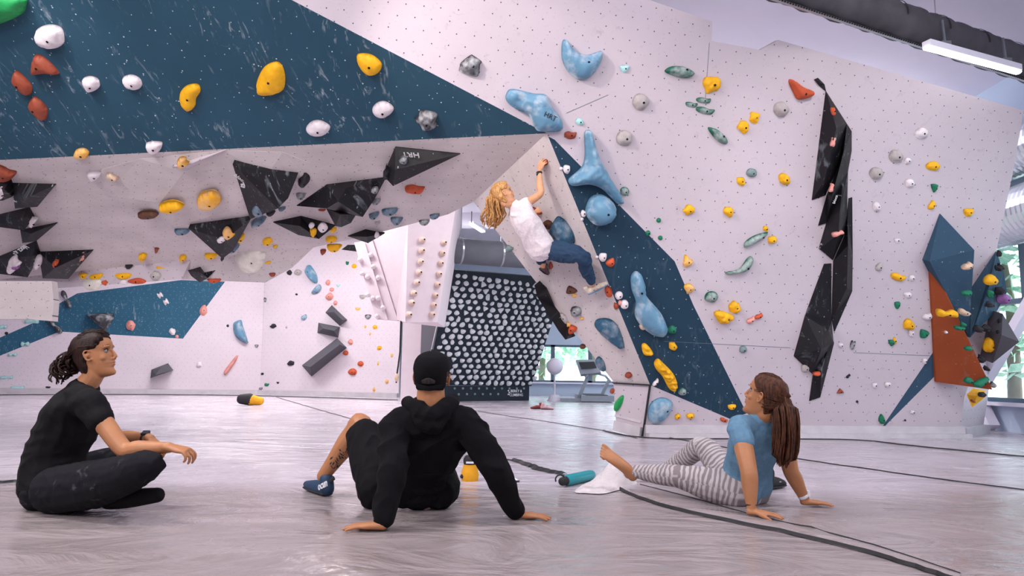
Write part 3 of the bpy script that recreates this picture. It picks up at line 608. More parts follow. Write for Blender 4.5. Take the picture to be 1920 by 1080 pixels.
T('R', [(883, 124, 42, 36, 'knob', 'K', 0), (1171, 129, 19, 14, 'cup', 'c', 0), (1334, 157, 34, 33, 'knob', 'y'), (1201, 191, 32, 31, 'round', 'g'), (1171, 259, 31, 31, 'round', 'g'), (1319, 188, 28, 12, 'bean', 'G', 5), (1296, 196, 23, 11, 'bean', 'G', 8), (1322, 207, 34, 14, 'bean', 'G', 10), (1087, 229, 14, 18, 'drop', 'c', 120), (1069, 253, 24, 16, 'bean', 'r', 0), (1415, 219, 20, 22, 'knob', 'y'), (1393, 239, 21, 22, 'knob', 'y'), (1464, 205, 29, 28, 'round', 'g'), (1726, 249, 26, 20, 'egg', 'w', -20), (1679, 293, 26, 24, 'round', 'g'), (1701, 301, 13, 13, 'round', 'w'), (1748, 311, 27, 17, 'egg', 'y', 0),
 (1409, 324, 20, 17, 'round', 's'), (1389, 339, 15, 17, 'knob', 'y'), (1470, 335, 21, 22, 'knob', 'y'), (1291, 394, 21, 18, 'knob', 'y'), (1365, 396, 20, 23, 'knob', 'y'), (1436, 429, 11, 11, 'knob', 'y'), (1447, 450, 17, 14, 'knob', 'y'), (1288, 490, 17, 22, 'knob', 'Y'), (1292, 540, 18, 21, 'knob', 'Y'), (1333, 556, 25, 21, 'egg', 'G'), (1235, 413, 9, 9, 'round', 'n'), (1215, 437, 10, 10, 'round', 'n'), (1238, 446, 9, 9, 'round', 'n'),
 (1171, 359, 17, 17, 'round', 'G'), (1642, 325, 25, 24, 'round', 'g'), (1705, 343, 17, 17, 'round', 'w'), (1751, 353, 13, 16, 'tri', 'n'), (1746, 385, 18, 13, 'bean', 'y', -60), (1815, 398, 18, 16, 'cup', 'y'), (1643, 386, 16, 19, 'drop', 'w'), (1682, 451, 12, 10, 'cup', 'w'), (1648, 500, 13, 17, 'drop', 'g', 30), (1683, 519, 27, 15, 'bean', 'y', 15), (1709, 521, 12, 12, 'round', 'w'), (1701, 553, 15, 11, 'cup', 'w'),
 (1682, 572, 11, 14, 'cup', 'n'), (1702, 608, 18, 20, 'knob', 'y'), (1708, 625, 11, 13, 'cup', 'w'), (1731, 626, 16, 18, 'cup', 'n', 20), (1738, 593, 18, 14, 'bean', 'w', -20), (1671, 643, 12, 12, 'tri', 'n', 0), (1677, 638, 7, 13, 'drop', 'y', 0), (1733, 677, 9, 11, 'cup', 'w'), (1576, 647, 10, 10, 'round', 'w'), (1598, 646, 9, 20, 'bean', 'K', 10), (1590, 705, 9, 4, 'bar', 'k', -40), (1575, 733, 13, 9, 'tri', 'r', 170), (1639, 722, 11, 11, 'cup', 'w'), (1664, 721, 12, 11, 'cup', 'w'), (1607, 753, 5, 5, 'round', 'k'), (1485, 761, 12, 6, 'bar', 'k', 65), (1653, 785, 13, 18, 'drop', 'n', 0), (1711, 772, 12, 8, 'bean', 'w', 0), (1697, 788, 4, 4, 'round', 'k'),
 (1377, 575, 20, 22, 'knob', 'y'), (1407, 600, 17, 11, 'bean', 'p', -35), (1422, 593, 16, 10, 'bean', 'o', -30), (1393, 655, 15, 14, 'round', 's'), (1270, 781, 11, 11, 'knob', 'y'), (1294, 779, 15, 13, 'knob', 'y'), (1357, 787, 15, 8, 'bean', 'o', 20), (1509, 690, 15, 17, 'round', 'g', 0)])
T('S', [(1063, 317, 17, 14, 'drop', 'w', 60), (1052, 316, 7, 7, 'round', 'w'), (1094, 400, 10, 15, 'bean', 'w', 0), (1091, 411, 7, 7, 'round', 'w'), (1131, 482, 18, 16, 'drop', 'w', 60), (1119, 482, 6, 6, 'round', 'w'), (1145, 493, 18, 15, 'cup', 'o', -30), (1160, 554, 15, 16, 'round', 'w'), (1171, 571, 16, 18, 'round', 'w'), (1163, 567, 8, 12, 'bean', 'p', 0), (1204, 613, 13, 9, 'bean', 't', 40), (1260, 618, 16, 16, 'round', 'n'), (1261, 648, 15, 16, 'knob', 'y'), (1279, 734, 16, 15, 'round', 'G'), (1229, 717, 16, 8, 'bean', 'w', -50), (1372, 763, 15, 11, 'cup', 'y')])
# --- leaning prow
trace('P', [(1035, 432), (1038, 416), (1047, 405), (1062, 415), (1075, 436), (1078, 452), (1072, 459), (1056, 454)], 'B', .17, '', 'blue shield-shaped hold beside the climber\'s hip', dish=(1045, 425, .2, .1))
trace('P', [(1116, 603), (1130, 596), (1148, 600), (1162, 617), (1171, 652), (1155, 643), (1132, 625)], 'B', .12, '', 'blue teardrop hold on the lower prow')
trace('P', [(1117, 677), (1123, 668), (1133, 678), (1136, 694), (1128, 692)], 'B', .07, 'leaf hold', 'small dark blue leaf hold under the blue teardrop', res=8)
T('P', [(973, 271, 22, 14, 'lens', 'r', 0), (1022, 304, 13, 12, 'egg', 'r', 30, .06), (1004, 398, 21, 16, 'slab', 'r', 20), (1028, 421, 24, 16, 'cup', 'q', 200), (955, 466, 14, 12, 'cup', 's', 30), (1072, 545, 17, 15, 'slab', 'q', 20), (1077, 553, 9, 9, 'bean', 'Y', 30), (1141, 546, 13, 22, 'egg', 'o', -20), (1081, 583, 21, 19, 'egg', 'K', 50), (1091, 597, 8, 6, 'knob', 'Y'), (1058, 596, 10, 26, 'lens', 'g', -32), (1073, 618, 15, 17, 'cup', 'o', 30), (1066, 609, 8, 10, 'knob', 'Y'), (1093, 649, 12, 9, 'egg', 'q', 20), (1179, 703, 14, 11, 'egg', 'r', 20), (1155, 573, 9, 14, 'drop', 'r', -20), (1033, 497, 8, 14, 'drop', 'r', 0)])
T('K', [(1148, 733, 9, 11, 'egg', 'r', 30)])
trace('K', [(1153, 768), (1153, 756), (1161, 745), (1169, 741), (1169, 750), (1164, 763), (1157, 771)], 'N', .06, 'fin', 'bright green fin-shaped hold on the side of the prow base', res=8)
volume('P', [(1002, 535, .12), (1024, 540), (1040, 577), (1063, 608), (1077, 631), (1060, 637, .12), (1047, 620, .16), (1007, 556, .16)], [(1028, 552, .1)], M['black'], 'long black volume jutting from the left edge of the prow')
# --- underside: pale raised facet, black volumes
volume('U', [(190, 318), (262, 298), (420, 282), (530, 285), (582, 306), (578, 332), (470, 413), (322, 428), (197, 366)], [(345, 323, .06), (500, 330, .06), (300, 380, .06), (430, 395, .05)], M['under'], 'broad pale faceted volume covering the underside behind the yellow ovals', rim=.003)
volume('U', [(315, 312), (424, 281), (345, 323)], [(345, 312, .14)], M['white'], 'small white triangular volume with one yellow hold below the lip')
V = lambda *a, **k: volume('U', *a, **k)
v1 = V([(-25, 345), (20, 336), (23, 369, .1), (6, 376, .14), (-25, 378, .1)], [(8, 355, .16)], M['black'], 'black volume cut by the left picture edge, first of the chain')
v2 = V([(22, 344), (105, 346), (70, 388, .16), (28, 391, .10)], [(48, 372, .24)], M['black'], 'black kite-shaped volume, upper right one of the left chain'); writing('blocz', PU, 35, 380, 7, M['ink'], v2, 40, .12)
v3 = V([(-15, 406), (55, 389), (62, 411, .05), (45, 432, .2), (-15, 424, .1)], [(47, 408, .16)], M['black'], 'black volume with a white pinch on its right tip')
v4 = V([(38, 432), (108, 418), (68, 452, .12), (42, 456, .1)], [(58, 438, .14)], M['black'], 'smallest black volume in the left chain, above the lettered one')
v5 = V([(-15, 487), (68, 452), (73, 478, .05), (52, 520, .22), (-15, 512, .1)], [(60, 480, .16)], M['black'], 'black lettered volume with two white holds at left edge'); writing('blocz', PU, 43, 466, 13, M['ink'], v5, 150, .10); dots(PU, 29, 474, 3, v5, .10)
v6 = V([(72, 473), (175, 469), (128, 523, .15), (80, 522, .12)], [(104, 502, .24)], M['black'], 'lowest black volume of the left chain with an orange knob')
v7 = V([(436, 308, .09), (556, 333, .09), (540, 372, .26), (521, 391, .32), (469, 411, .09)], [], M['black'], 'tall black volume with grey ridge in the middle of the underside', edges=[(0, 2), (0, 3)]); writing('blocz', PU, 450, 335, 11, M['ink'], v7, 65, .13); dots(PU, 456, 348, 3, v7, .13)
v8 = V([(353, 428, .08), (470, 411, .08), (437, 470, .12), (417, 485, .2)], [(420, 450, .18)], M['black'], 'black triangular volume carrying a yellow and white hold')
v9 = V([(741, 276), (863, 289), (737, 349, .2), (719, 330, .08)], [(741, 318, .22)], M['black'], 'black arrowhead volume with white letters under the lip, near the climber'); writing('HRT', PU, 770, 290, 17, M['ink'], v9, 183, .11)
v10 = V([(556, 386), (612, 347), (724, 333), (703, 372, .06), (680, 407, .2), (612, 391, .2)], [(634, 378, .3), (650, 352, .12)], M['black'], 'broad chalky black volume in the centre of the underside')
v11 = V([(611, 390), (668, 402, .1), (658, 418, .18), (640, 426, .24), (629, 424, .2)], [(638, 402, .3)], M['black'], 'short black volume hanging under the broad chalky one')
v12 = V([(512, 417), (564, 406), (629, 423), (598, 448, .12), (560, 441, .14)], [(563, 424, .16)], M['black'], 'flat black diamond volume carrying one yellow and two white holds')
v13 = V([(652, 443), (685, 431), (721, 438), (690, 456, .1)], [(688, 444, .13)], M['black'], 'small black diamond volume above the hanging white block')
v14 = V([(342, 505), (375, 497), (420, 491), (390, 521, .15), (375, 530, .2)], [(377, 512, .2)], M['black'], 'black volume hanging on the lower edge of the underside')
T('U', [(6, 322, 46, 26, 'bean', 'r', 20, .1), (3, 361, 16, 22, 'round', 'w', 0, .05, .12), (60, 417, 19, 19, 'tri', 'w', 0, .06, .05), (26, 493, 28, 24, 'knob', 'w', 0, .08, .13), (71, 490, 17, 26, 'egg', 'w', 15, .07, .08), (105, 493, 13, 11, 'knob', 'o', 0, .05, .17), (150, 485, 22, 14, 'bean', 'p', -40, .04, .05), (110, 516, 13, 8, 'egg', 'w', 0, .03, .08), (29, 501, 15, 7, 'bean', 'v', 0, .03, .2),
 (177, 328, 26, 17, 'cup', 'w', 0), (211, 330, 26, 11, 'bean', 't', 22), (343, 303, 19, 24, 'bean', 'Y', 50, .06, .12), (322, 385, 46, 20, 'lens', 'y', 0, .10, .10), (391, 374, 47, 35, 'egg', 'Y', -10, .09, .10), (278, 401, 41, 14, 'lens', 'q', 0, .07, .06), (342, 433, 29, 11, 'cup', 'B', 0, .06),
 (485, 393, 25, 22, 'drop', 'B', 0, .06, .15), (428, 437, 22, 20, 'bean', 'Y', 40, .06, .14), (415, 449, 18, 11, 'egg', 'w', -10, .03, .16), (452, 444, 15, 16, 'cup', 'y', 0), (438, 461, 24, 18, 'lens', 'B', -35, .09), (725, 322, 12, 22, 'knob', 'k', 0, .08, .1), (757, 300, 16, 14, 'knob', 'K', 0, .05, .13),
 (777, 353, 37, 16, 'bean', 'o', 5), (731, 396, 32, 13, 'cup', 'B', -5), (744, 413, 22, 14, 'cup', 'B', 0), (702, 403, 20, 11, 'cup', 'B', -15), (706, 377, 18, 11, 'cup', 'K', -10), (796, 416, 21, 10, 'cup', 'K', -5), (815, 405, 19, 9, 'cup', 'B', -5), (708, 418, 10, 6, 'cup', 'g', 0), (570, 336, 24, 22, 'bean', 'k', -50), (564, 367, 18, 12, 'cup', 'K', 0), (485, 413, 34, 15, 'lens', 'B', -25), (508, 399, 18, 9, 'cup', 'k', -10), (529, 391, 14, 8, 'cup', 'B', -10), (669, 388, 12, 12, 'round', 'B', 0, .05, .14), (703, 356, 15, 10, 'egg', 'K', 0, .04, .1),
 (502, 451, 20, 13, 'egg', 'y', 0), (517, 461, 9, 6, 'knob', 'y'), (621, 447, 22, 11, 'egg', 'y', 0), (625, 430, 13, 9, 'cup', 'y', 0), (627, 464, 27, 12, 'cup', 'y', 0), (606, 472, 11, 8, 'cup', 'r', 0), (588, 434, 13, 12, 'knob', 'y', 0, .05, .1), (584, 423, 11, 9, 'round', 'w', 0, .03, .11), (605, 427, 18, 18, 'round', 'w', 0, .03, .09), (707, 441, 9, 9, 'knob', 'w', 0, .04, .07), (604, 393, 14, 5, 'bean', 'r', 0),
 (268, 480, 15, 13, 'knob', 'y'), (294, 469, 9, 10, 'tri', 'r'), (343, 482, 15, 10, 'egg', 'y'), (396, 479, 24, 10, 'cup', 'y'), (242, 499, 15, 7, 'cup', 'k'), (315, 500, 44, 14, 'cup', 'y', -3), (361, 497, 12, 8, 'knob', 'y'), (452, 482, 13, 6, 'cup', 'y'), (418, 484, 9, 7, 'knob', 'k')])
HS = ('U', PV)
T(HS, [(157, 518, 16, 12, 'tri', 'y', 0), (181, 519, 25, 11, 'cup', 'y', -10), (174, 534, 34, 22, 'cup', 'z', 0), (196, 530, 12, 10, 'knob', 'o', 0), (232, 518, 30, 12, 'cup', 'y', 0), (232, 529, 13, 10, 'round', 'w', 0), (257, 527, 36, 12, 'lens', 'o', 0), (293, 517, 20, 18, 'round', 'g', 0)])
T(('U', PV2), [(470, 490, 58, 46, 'cup', 'z', 0, .06), (503, 492, 10, 6, 'knob', 'y', 0), (511, 515, 12, 8, 'cup', 'r', 0), (402, 526, 26, 8, 'cup', 'o', 0)])
# --- back left wall
trace('L', [(161, 590), (190, 587), (213, 588), (214, 597), (205, 611), (197, 622), (190, 617)], 'K', .45, 'shark fin', 'black shark-fin shaped hold on the far blue panel', smooth=False, res=10, prof=.9)
trace('L', [(437, 612), (440, 604), (452, 600), (456, 612), (465, 642), (456, 642), (441, 630)], 'b', .25, 'half-moon', 'light blue half-moon hold near the corner of the back walls', res=10)
trace('L', [(421, 703), (420, 696), (431, 681), (443, 667), (446, 669), (440, 681), (427, 699)], 'p', .12, 'stick', 'pink stick-like hold under the blue half-moon', res=8)
volume('L', [(282, 709), (284, 693), (315, 681), (325, 694)], [(292, 703, .5), (320, 695, .45), (300, 690, .4)], M['volgrey'], 'dark grey wedge volume low on the back left wall')
T('L', [(124, 561, 12, 34, 'eight', 'K', -25), (103, 612, 14, 36, 'eight', 'K', -40), (300, 553, 9, 12, 'bow', 'w', -30), (311, 566, 9, 12, 'bow', 'w', -30), (245, 610, 17, 17, 'knob', 'p'), (324, 621, 12, 12, 'knob', 'w'), (332, 631, 7, 7, 'round', 'p'), (382, 581, 15, 20, 'drop', 'p', 25), (427, 611, 5, 5, 'round', 'k'), (374, 682, 13, 13, 'knob', 'w'), (59, 603, 26, 8, 'bar', 'c'), (47, 645, 16, 9, 'bow', 'c'), (24, 665, 16, 7, 'bow', 'c'), (6, 613, 14, 8, 'bar', 'c'), (12, 708, 24, 6, 'bar', 'c'), (33, 728, 26, 9, 'bar', 'c'), (12, 625, 7, 6, 'round', 'k'), (90, 726, 9, 4, 'bean', 'k'), (460, 641, 12, 4, 'bean', 'o', 10), (481, 649, 7, 6, 'cup', 'K')])
# --- back right wall
trace('Q', [(578, 498), (584, 499), (594, 515), (595, 530), (585, 528), (573, 513)], 'b', .22, 'leaf', 'light blue leaf-shaped hold high on the back right wall', res=8, bolt_px=[(583, 512)])
trace('Q', [(585, 551), (590, 541), (599, 533), (603, 540), (597, 549)], 'b', .15, 'claw', 'small light blue claw hold below the blue leaf', res=7)
volume('Q', [(610, 586), (622, 572), (651, 600), (637, 611)], [(626, 585, .35), (642, 600, .3)], M['volgrey'], 'grey pyramid volume, upper one of the two above the long box', extra=[(0, 1)])
volume('Q', [(595, 624), (597, 605), (637, 613), (634, 633)], [(606, 616, .35), (626, 620, .35)], M['volgrey'], 'grey trapezoid volume right above the long dark box', extra=[(0, 1)])
vb = volume('Q', [(566, 685), (632, 634), (650, 652), (584, 706)], [(582, 688, .55), (637, 646, .5)], M['volgrey'], 'long dark box volume set diagonally on the back right wall', extra=[(0, 1)])
T('Q', [(543, 511, 9, 9, 'knob', 'k'), (559, 511, 15, 12, 'round', 'g'), (615, 530, 9, 11, 'egg', 'p'), (622, 543, 9, 8, 'round', 'p'), (618, 556, 15, 14, 'egg', 'p'), (629, 568, 8, 9, 'round', 'p'), (634, 536, 8, 6, 'tri', 'c'), (651, 493, 6, 8, 'bean', 'n'), (664, 499, 10, 9, 'round', 'y'), (556, 552, 5, 4, 'round', 'k'), (570, 595, 12, 10, 'bean', 'b', -30), (513, 612, 13, 8, 'knob', 'k'), (537, 614, 4, 5, 'bean', 'g'), (657, 641, 10, 10, 'egg', 'p'), (648, 662, 11, 9, 'egg', 'o'), (676, 682, 12, 10, 'egg', 'o'), (661, 697, 17, 13, 'egg', 'o'), (545, 681, 13, 9, 'knob', 'k'), (703, 613, 9, 8, 'knob', 'y'), (685, 613, 4, 5, 'knob', 'Y'), (694, 626, 4, 5, 'knob', 'Y'), (711, 652, 9, 9, 'knob', 'y'), (735, 666, 5, 6, 'knob', 'Y'), (709, 682, 5, 7, 'knob', 'Y'), (725, 715, 6, 7, 'knob', 'Y'), (701, 730, 6, 8, 'knob', 'Y'), (671, 579, 9, 6, 'bean', 'Y'), (680, 557, 12, 9, 'cup', 'g'), (690, 594, 12, 9, 'cup', 'K'), (492, 701, 6, 5, 'round', 'k'), (500, 721, 9, 6, 'bean', 'n'), (521, 718, 6, 4, 'tri', 'k'), (489, 729, 7, 5, 'cup', 'K'), (497, 562, 5, 10, 'bean', 'K'), (606, 470, 10, 8, 'cup', 'r')])
# --- black volume column on the white wall
W = lambda *a, **k: volume('R', *a, **k)
W([(1527, 149), (1534, 146), (1546, 158), (1549, 171), (1537, 161)], [(1538, 155, .05)], M['black'], 'short black volume at the very top of the column')
c1 = W([(1549, 171), (1588, 232), (1577, 300), (1548, 366), (1523, 375)], [(1568, 240, .22), (1545, 340, .14)], M['black'], 'uppermost long black volume of the column with orange and pink holds', extra=[(0, 1)])
W([(1588, 232), (1597, 246), (1597, 283), (1590, 322), (1550, 418), (1535, 423), (1551, 366), (1577, 300)], [(1582, 285, .20), (1562, 360, .17)], M['black'], 'second long black volume with chalky streak', extra=[(0, 1)])
c3 = W([(1582, 322), (1590, 322), (1588, 410), (1583, 440), (1562, 488), (1536, 466), (1552, 412)], [(1575, 395, .17), (1572, 440, .22)], M['black'], 'middle black volume of the column with a small pink brick hold', extra=[(0, 1)])
W([(1598, 370), (1592, 372), (1589, 400), (1584, 442), (1563, 490), (1560, 600), (1565, 622), (1598, 546), (1599, 480)], [(1590, 460, .16), (1588, 540, .14)], M['black'], 'right-hand long black volume of the column, lower half', extra=[(0, 1)])
c5 = W([(1546, 495), (1559, 494), (1559, 600), (1563, 642), (1524, 702), (1489, 668), (1510, 592)], [(1553, 620, .2), (1540, 655, .24)], M['black'], 'lower black volume with heavy chalk and the widest belly', extra=[(0, 1)])
W([(1561, 634), (1564, 643), (1538, 745), (1518, 752), (1525, 702)], [(1540, 690, .08)], M['black'], 'lowest black volume strip of the column')
writing('blocz', PR, 1566, 374, 7, M['ink'], c3, -75, .12); writing('HRT', PR, 1545, 569, 8, M['kink'], c5, 95, .13)
T('V', [(1562, 208, 7, 18, 'bean', 'o', -15, .03, .15), (1562, 266, 17, 8, 'bar', 'p', -75, .03, .18), (1559, 352, 16, 7, 'bar', 'p', -75, .03, .14), (1570, 438, 19, 9, 'bar', 'p', -15, .05, .2), (1531, 700, 13, 9, 'bean', 'o', -15, .05, .05)])
# --- blue, rust, grey and yellow volumes at the right end
W([(1763, 401), (1827, 469, .22), (1822, 546, .2), (1816, 632, .15), (1743, 490, .12)], [], M['volblue'], 'tall blue peaked volume above the rust one', edges=[(1, 4)])
W([(1821, 542), (1868, 472), (1882, 510), (1888, 548), (1870, 582), (1842, 609, .18), (1819, 633, .2)], [(1854, 540, .3)], M['volblue'], 'blue winged volume at the right end of the white wall', edges=[(1, 6), (1, 5)])
W([(1743, 490, .03), (1770, 540, .12), (1861, 731, .45), (1755, 716, .03)], [], M['volbrown'], 'large rust orange wedge volume with yellow and green holds', edges=[(0, 2)])
W([(1851, 617), (1880, 588, .2), (1911, 641, .45), (1861, 681, .2)], [(1878, 628, .34)], M['volgrey'], 'grey pyramid volume sticking out past the right end of the wall')
W([(1815, 741), (1827, 729), (1848, 733), (1847, 745), (1824, 763)], [(1832, 742, .12)], M['h_y'], 'yellow diamond volume under the rust volume')
T('V', [(1812, 499, 19, 12, 'bean', 't', -35, .06, .35), (1856, 525, 24, 20, 'egg', 'y', -10, .07, .3), (1811, 550, 18, 11, 'cup', 'n', -10, .06, .33), (1855, 551, 8, 15, 'cup', 'n', 0, .06, .3), (1773, 587, 34, 15, 'bow', 'y', 3, .08, .34), (1797, 615, 17, 9, 'cup', 'n', 0, .06, .37), (1804, 608, 7, 8, 'cup', 'n', 0, .06, .38), (1815, 653, 14, 9, 'round', 'n', 0, .04, .4), (1815, 713, 15, 12, 'round', 'n', 0, .05, .4), (1840, 716, 26, 12, 'slab', 'n', -30, .06, .42), (1806, 585, 20, 13, 'bean', 't', 25, .06, .3), (1774, 623, 5, 5, 'round', 'w', 0, .02, .35), (1872, 475, 5, 13, 'bean', 'k', 10, .05, .15), (1872, 501, 15, 12, 'eight', 'k', 60, .06, .15), (1873, 544, 13, 16, 'knob', 'k', 0, .07, .12), (1854, 571, 13, 11, 'knob', 'k', 0, .07, .25), (1833, 617, 14, 13, 'knob', 'k', 0, .07, .25), (1847, 615, 13, 12, 'knob', 'k', 0, .07, .2), (1838, 672, 10, 15, 'knob', 'k', 0, .07, .3), (1848, 690, 7, 8, 'knob', 'k', 0, .06, .3), (1860, 721, 9, 11, 'knob', 'K', 0, .06, .35), (1841, 739, 13, 9, 'knob', 'k', 0, .05, .12), (1878, 558, 18, 24, 'bean', 'v', 20, .1, .1), (1851, 646, 15, 28, 'egg', 'y', 5, .09, .12), (1875, 603, 7, 9, 'cup', 'k', 0, .05, .2), (1874, 623, 11, 7, 'cup', 'k', 0, .05, .25), (1824, 752, 8, 5, 'bean', 'r', 30, .03, .08)])
# ---------------------------------------------------------------- far part of the hall
def topx(p):
    q = CM.to_3x3().inverted() @ (Vector(p)-CP); return 960+FPX*q.x/-q.z, 540-FPX*q.y/-q.z
kb0 = Vector((-2.17, 17.5, .4)); kb1 = Vector((.53, 19.6, .4)); bd = (kb1-kb0).normalized(); bn = Vector((bd.y, -bd.x, 0))
PB = Plane(kb0, kb1, kb0+bn*1.09+Vector((0, 0, 2.8)))
M['board'] = wallmat('charcoal_board', s2l(34, 42, 52), (.01, .01, .012), .25, 0, chalk=.18, r=.006)
brd = empty('training_board', (kb0+kb1)/2-Vector((0, 0, .4)), 'dark leaning training board covered in rows of white holds', 'climbing board')
po = panel('board_face', PB, [(800, 722), (996, 724), (1037, 600), (1064, 524), (843, 505)], [M['board']], (), .1, parent=brd)
m = MB(); m.add([kb0, kb1, kb1-Vector((0, 0, .4)), kb0-Vector((0, 0, .4))], [(3, 2, 1, 0)]); m.add([p-bn*.1 for p in (kb0, kb1, kb1-Vector((0, 0, .4)), kb0-Vector((0, 0, .4)))], [(0, 1, 2, 3)])
m.build('kicker_panel', M['board'], brd)
tl = PB.hit(843, 505); m = MB(); bk = Vector((kb0.x, kb0.y, tl.z)); o2 = -bn*.35
m.add([kb0-Vector((0, 0, .4)), tl, bk+o2, kb0-Vector((0, 0, .4))+o2], [(0, 1, 2, 3), (3, 2, 1, 0)]); m.build('side_panel', M['volgrey'], brd)
m = MB(); m.beam(kb0+bn*.01, tl+bn*.01, .03, .03); m.build('edge_strip', M['trim'], brd)
PKB = Plane(kb0-Vector((0, 0, .4)), kb1-Vector((0, 0, .4)), kb0)
wt = writing('BERKY &\nCLIMBING', PKB, 968, 737, 5.6, M['ink'], brd, 0, .004); lg = MB()
a = PKB.hit(953, 736, .004)
for sx, sy in ((0, .05), (.03, 0), (0, -.05)): lg.ball(a+PKB.u*sx+PKB.v*sy, (.03, .01, .022), seg=8, rings=5)
lg.build('logo_mark', M['ink'], brd)
protos = []
M['hw'] = plain('white_board_hold', s2l(222, 224, 228), .6, var=.08); M['hmint'] = plain('mint_board_hold', s2l(150, 205, 205), .6, var=.08)
for i in range(8):
    rs = random.Random(i); base = [SHAPES['cup'], SHAPES['egg'], SHAPES['drop'], SHAPES['tri'], SHAPES['lens'], SHAPES['bean'], SHAPES['round'], SHAPES['cup']][i]
    uv = [(q.x, q.y) for q in crom([(a_*.165, -b_*.125, 0) for a_, b_ in base], 2, True)]
    V_, F_, *_r = inflate(Plane(Vector((0, 3, 0)), Vector((1, 3, 0)), Vector((0, 3, 1))), uv, .05, res=4, knob=.2, seed=i)
    V_ = [Vector((v.x, v.z, -v.y)) for v in V_]; me = bpy.data.meshes.new('board_hold'); me.from_pydata([tuple(v) for v in V_], [], F_); me.materials.append(M['hw']); me.polygons.foreach_set('use_smooth', [True]*len(me.polygons)); me.update(); protos.append(me)
fr = Matrix((PB.u, PB.v, PB.n)).transposed().to_4x4(); ul = PB.px(800, 722); ur = PB.px(996, 724); vt = PB.px(843, 505).y; NR, NC = 19, 14
ordw = ['first', 'second', 'third', 'fourth', 'fifth', 'sixth', 'seventh', 'eighth', 'ninth', 'tenth', 'eleventh', 'twelfth', 'thirteenth', 'fourteenth', 'fifteenth', 'sixteenth', 'seventeenth', 'eighteenth', 'nineteenth', 'twentieth', 'last']
def visible_board(x, y): return x < 888+(y-378)/1.29-3 and not (778 < x < 846 and y > 664) and not (x > 985 and 530 < y < 640 and x > 1003+(y-535)*.55) and not (y > 745)
bproto = None; nh = 0
for r_ in range(NR):
    vrow = vt-.14-(vt-.22)*(r_/(NR-1)); seen = 0
    for c_ in range(NC):
        rs = random.Random(r_*31+c_); u_ = ul.x+.14+(ur.x-ul.x-.28)*(c_/(NC-1))*1.03+(.09 if r_ % 2 else 0)+rs.uniform(-.03, .03)
        vv = vrow+rs.uniform(-.012, .012); p = PB.at(u_, vv, .002); x, y = topx(p)
        if not visible_board(x, y): continue
        me = rs.choice(protos); o = bpy.data.objects.new('board_hold', me); COL.objects.link(o); sc = rs.uniform(.85, 1.12)
        o.matrix_world = Matrix.Translation(p) @ fr @ Matrix.Rotation(rs.uniform(-.3, .3) if rs.random() < .8 else rs.uniform(-1.5, 1.5), 4, 'Z') @ Matrix.Scale(sc, 4)
        meta(o, 'white board hold, %s from left in the %s row from top of the dark board' % (ordw[seen], ordw[r_]), 'climbing hold', 'white holds on the training board'); seen += 1; nh += 1
fk = [0]
for r_ in range(2):
    seen = 0
    for c_ in range(13):
        p = PKB.at((c_+.6+r_*.5)*.255, .33-.15*r_, .02); x, y = topx(p)
        if not visible_board(x, y): continue
        if x > 945 and r_ == 1: continue
        mb = MB(); mb.ball((0, 0, 0), (.032, .02, .032), seg=10, rings=6); 
        if fk[0] == 0: fk[0] = mb.build('foot_hold', M['h_s'], smooth=True)
        o = fk[0] if seen == 0 and r_ == 0 else fk[0].copy()
        if o is not fk[0]: COL.objects.link(o)
        o.location = p; meta(o, 'small grey foot knob, %s from left in the %s kicker row of the board' % (ordw[seen], 'upper' if r_ == 0 else 'lower'), 'foot hold', 'foot knobs along the board kicker'); seen += 1
# hanging white block with peg holds
B0 = P(765, 418, 14.0); b0 = P(760, 604, 14.0); C0 = P(855, 386, 14.3); c0 = P(820, 604, 14.25); A0 = P(697, 450, 15.0); a0 = P(742, 599, 15.0)
m = MB(); top = lambda v: Vector((v.x, v.y, 5.1)); bk2 = Vector((0, 1.6, 0))
m.add([b0, c0, C0, B0, top(B0), top(C0)], [(0, 1, 2, 3), (3, 2, 5, 4)]); m.add([a0, b0, B0, A0, top(A0), top(B0)], [(0, 1, 2, 3), (3, 2, 5, 4)])
m.add([a0, b0, c0, c0+bk2, a0+bk2*.5], [(4, 3, 2, 1, 0)]); m.add([c0, C0, C0+bk2, c0+bk2], [(0, 3, 2, 1)]); m.add([A0, a0, a0+bk2*.5, A0+bk2*.5], [(0, 1, 2, 3)]); m.add([C0, top(C0), top(C0)+bk2, C0+bk2], [(0, 1, 2, 3)])
M['block'] = plain('rosy_white_block', s2l(222, 208, 214), .75, .2, var=.03); struct(m.build('wall_hanging_block_white', M['block']))
r0, r1, r2, r3 = P(664, 455, 14.9), P(698, 449, 14.9), P(746, 601, 14.9), P(705, 598, 14.9)
m = MB(); m.add([r0, r1, r2, r3], [(3, 2, 1, 0)]); m.add([q+Vector((0, .12, 0)) for q in (r0, r1, r2, r3)], [(0, 1, 2, 3)]); m.add([r0, r3, r3+Vector((0, .12, 0)), r0+Vector((0, .12, 0))], [(0, 1, 2, 3)]); m.add([r1, r2, r2+Vector((0, .12, 0)), r1+Vector((0, .12, 0))], [(3, 2, 1, 0)])
m.beam(P(682, 455, 14.86), P(725, 600, 14.86), .05, .05); struct(m.build('trim_8', M['block']))
PF = Plane(b0, c0, C0); M['peg'] = plain('pale_wood_peg', s2l(216, 190, 176), .6, var=.08)
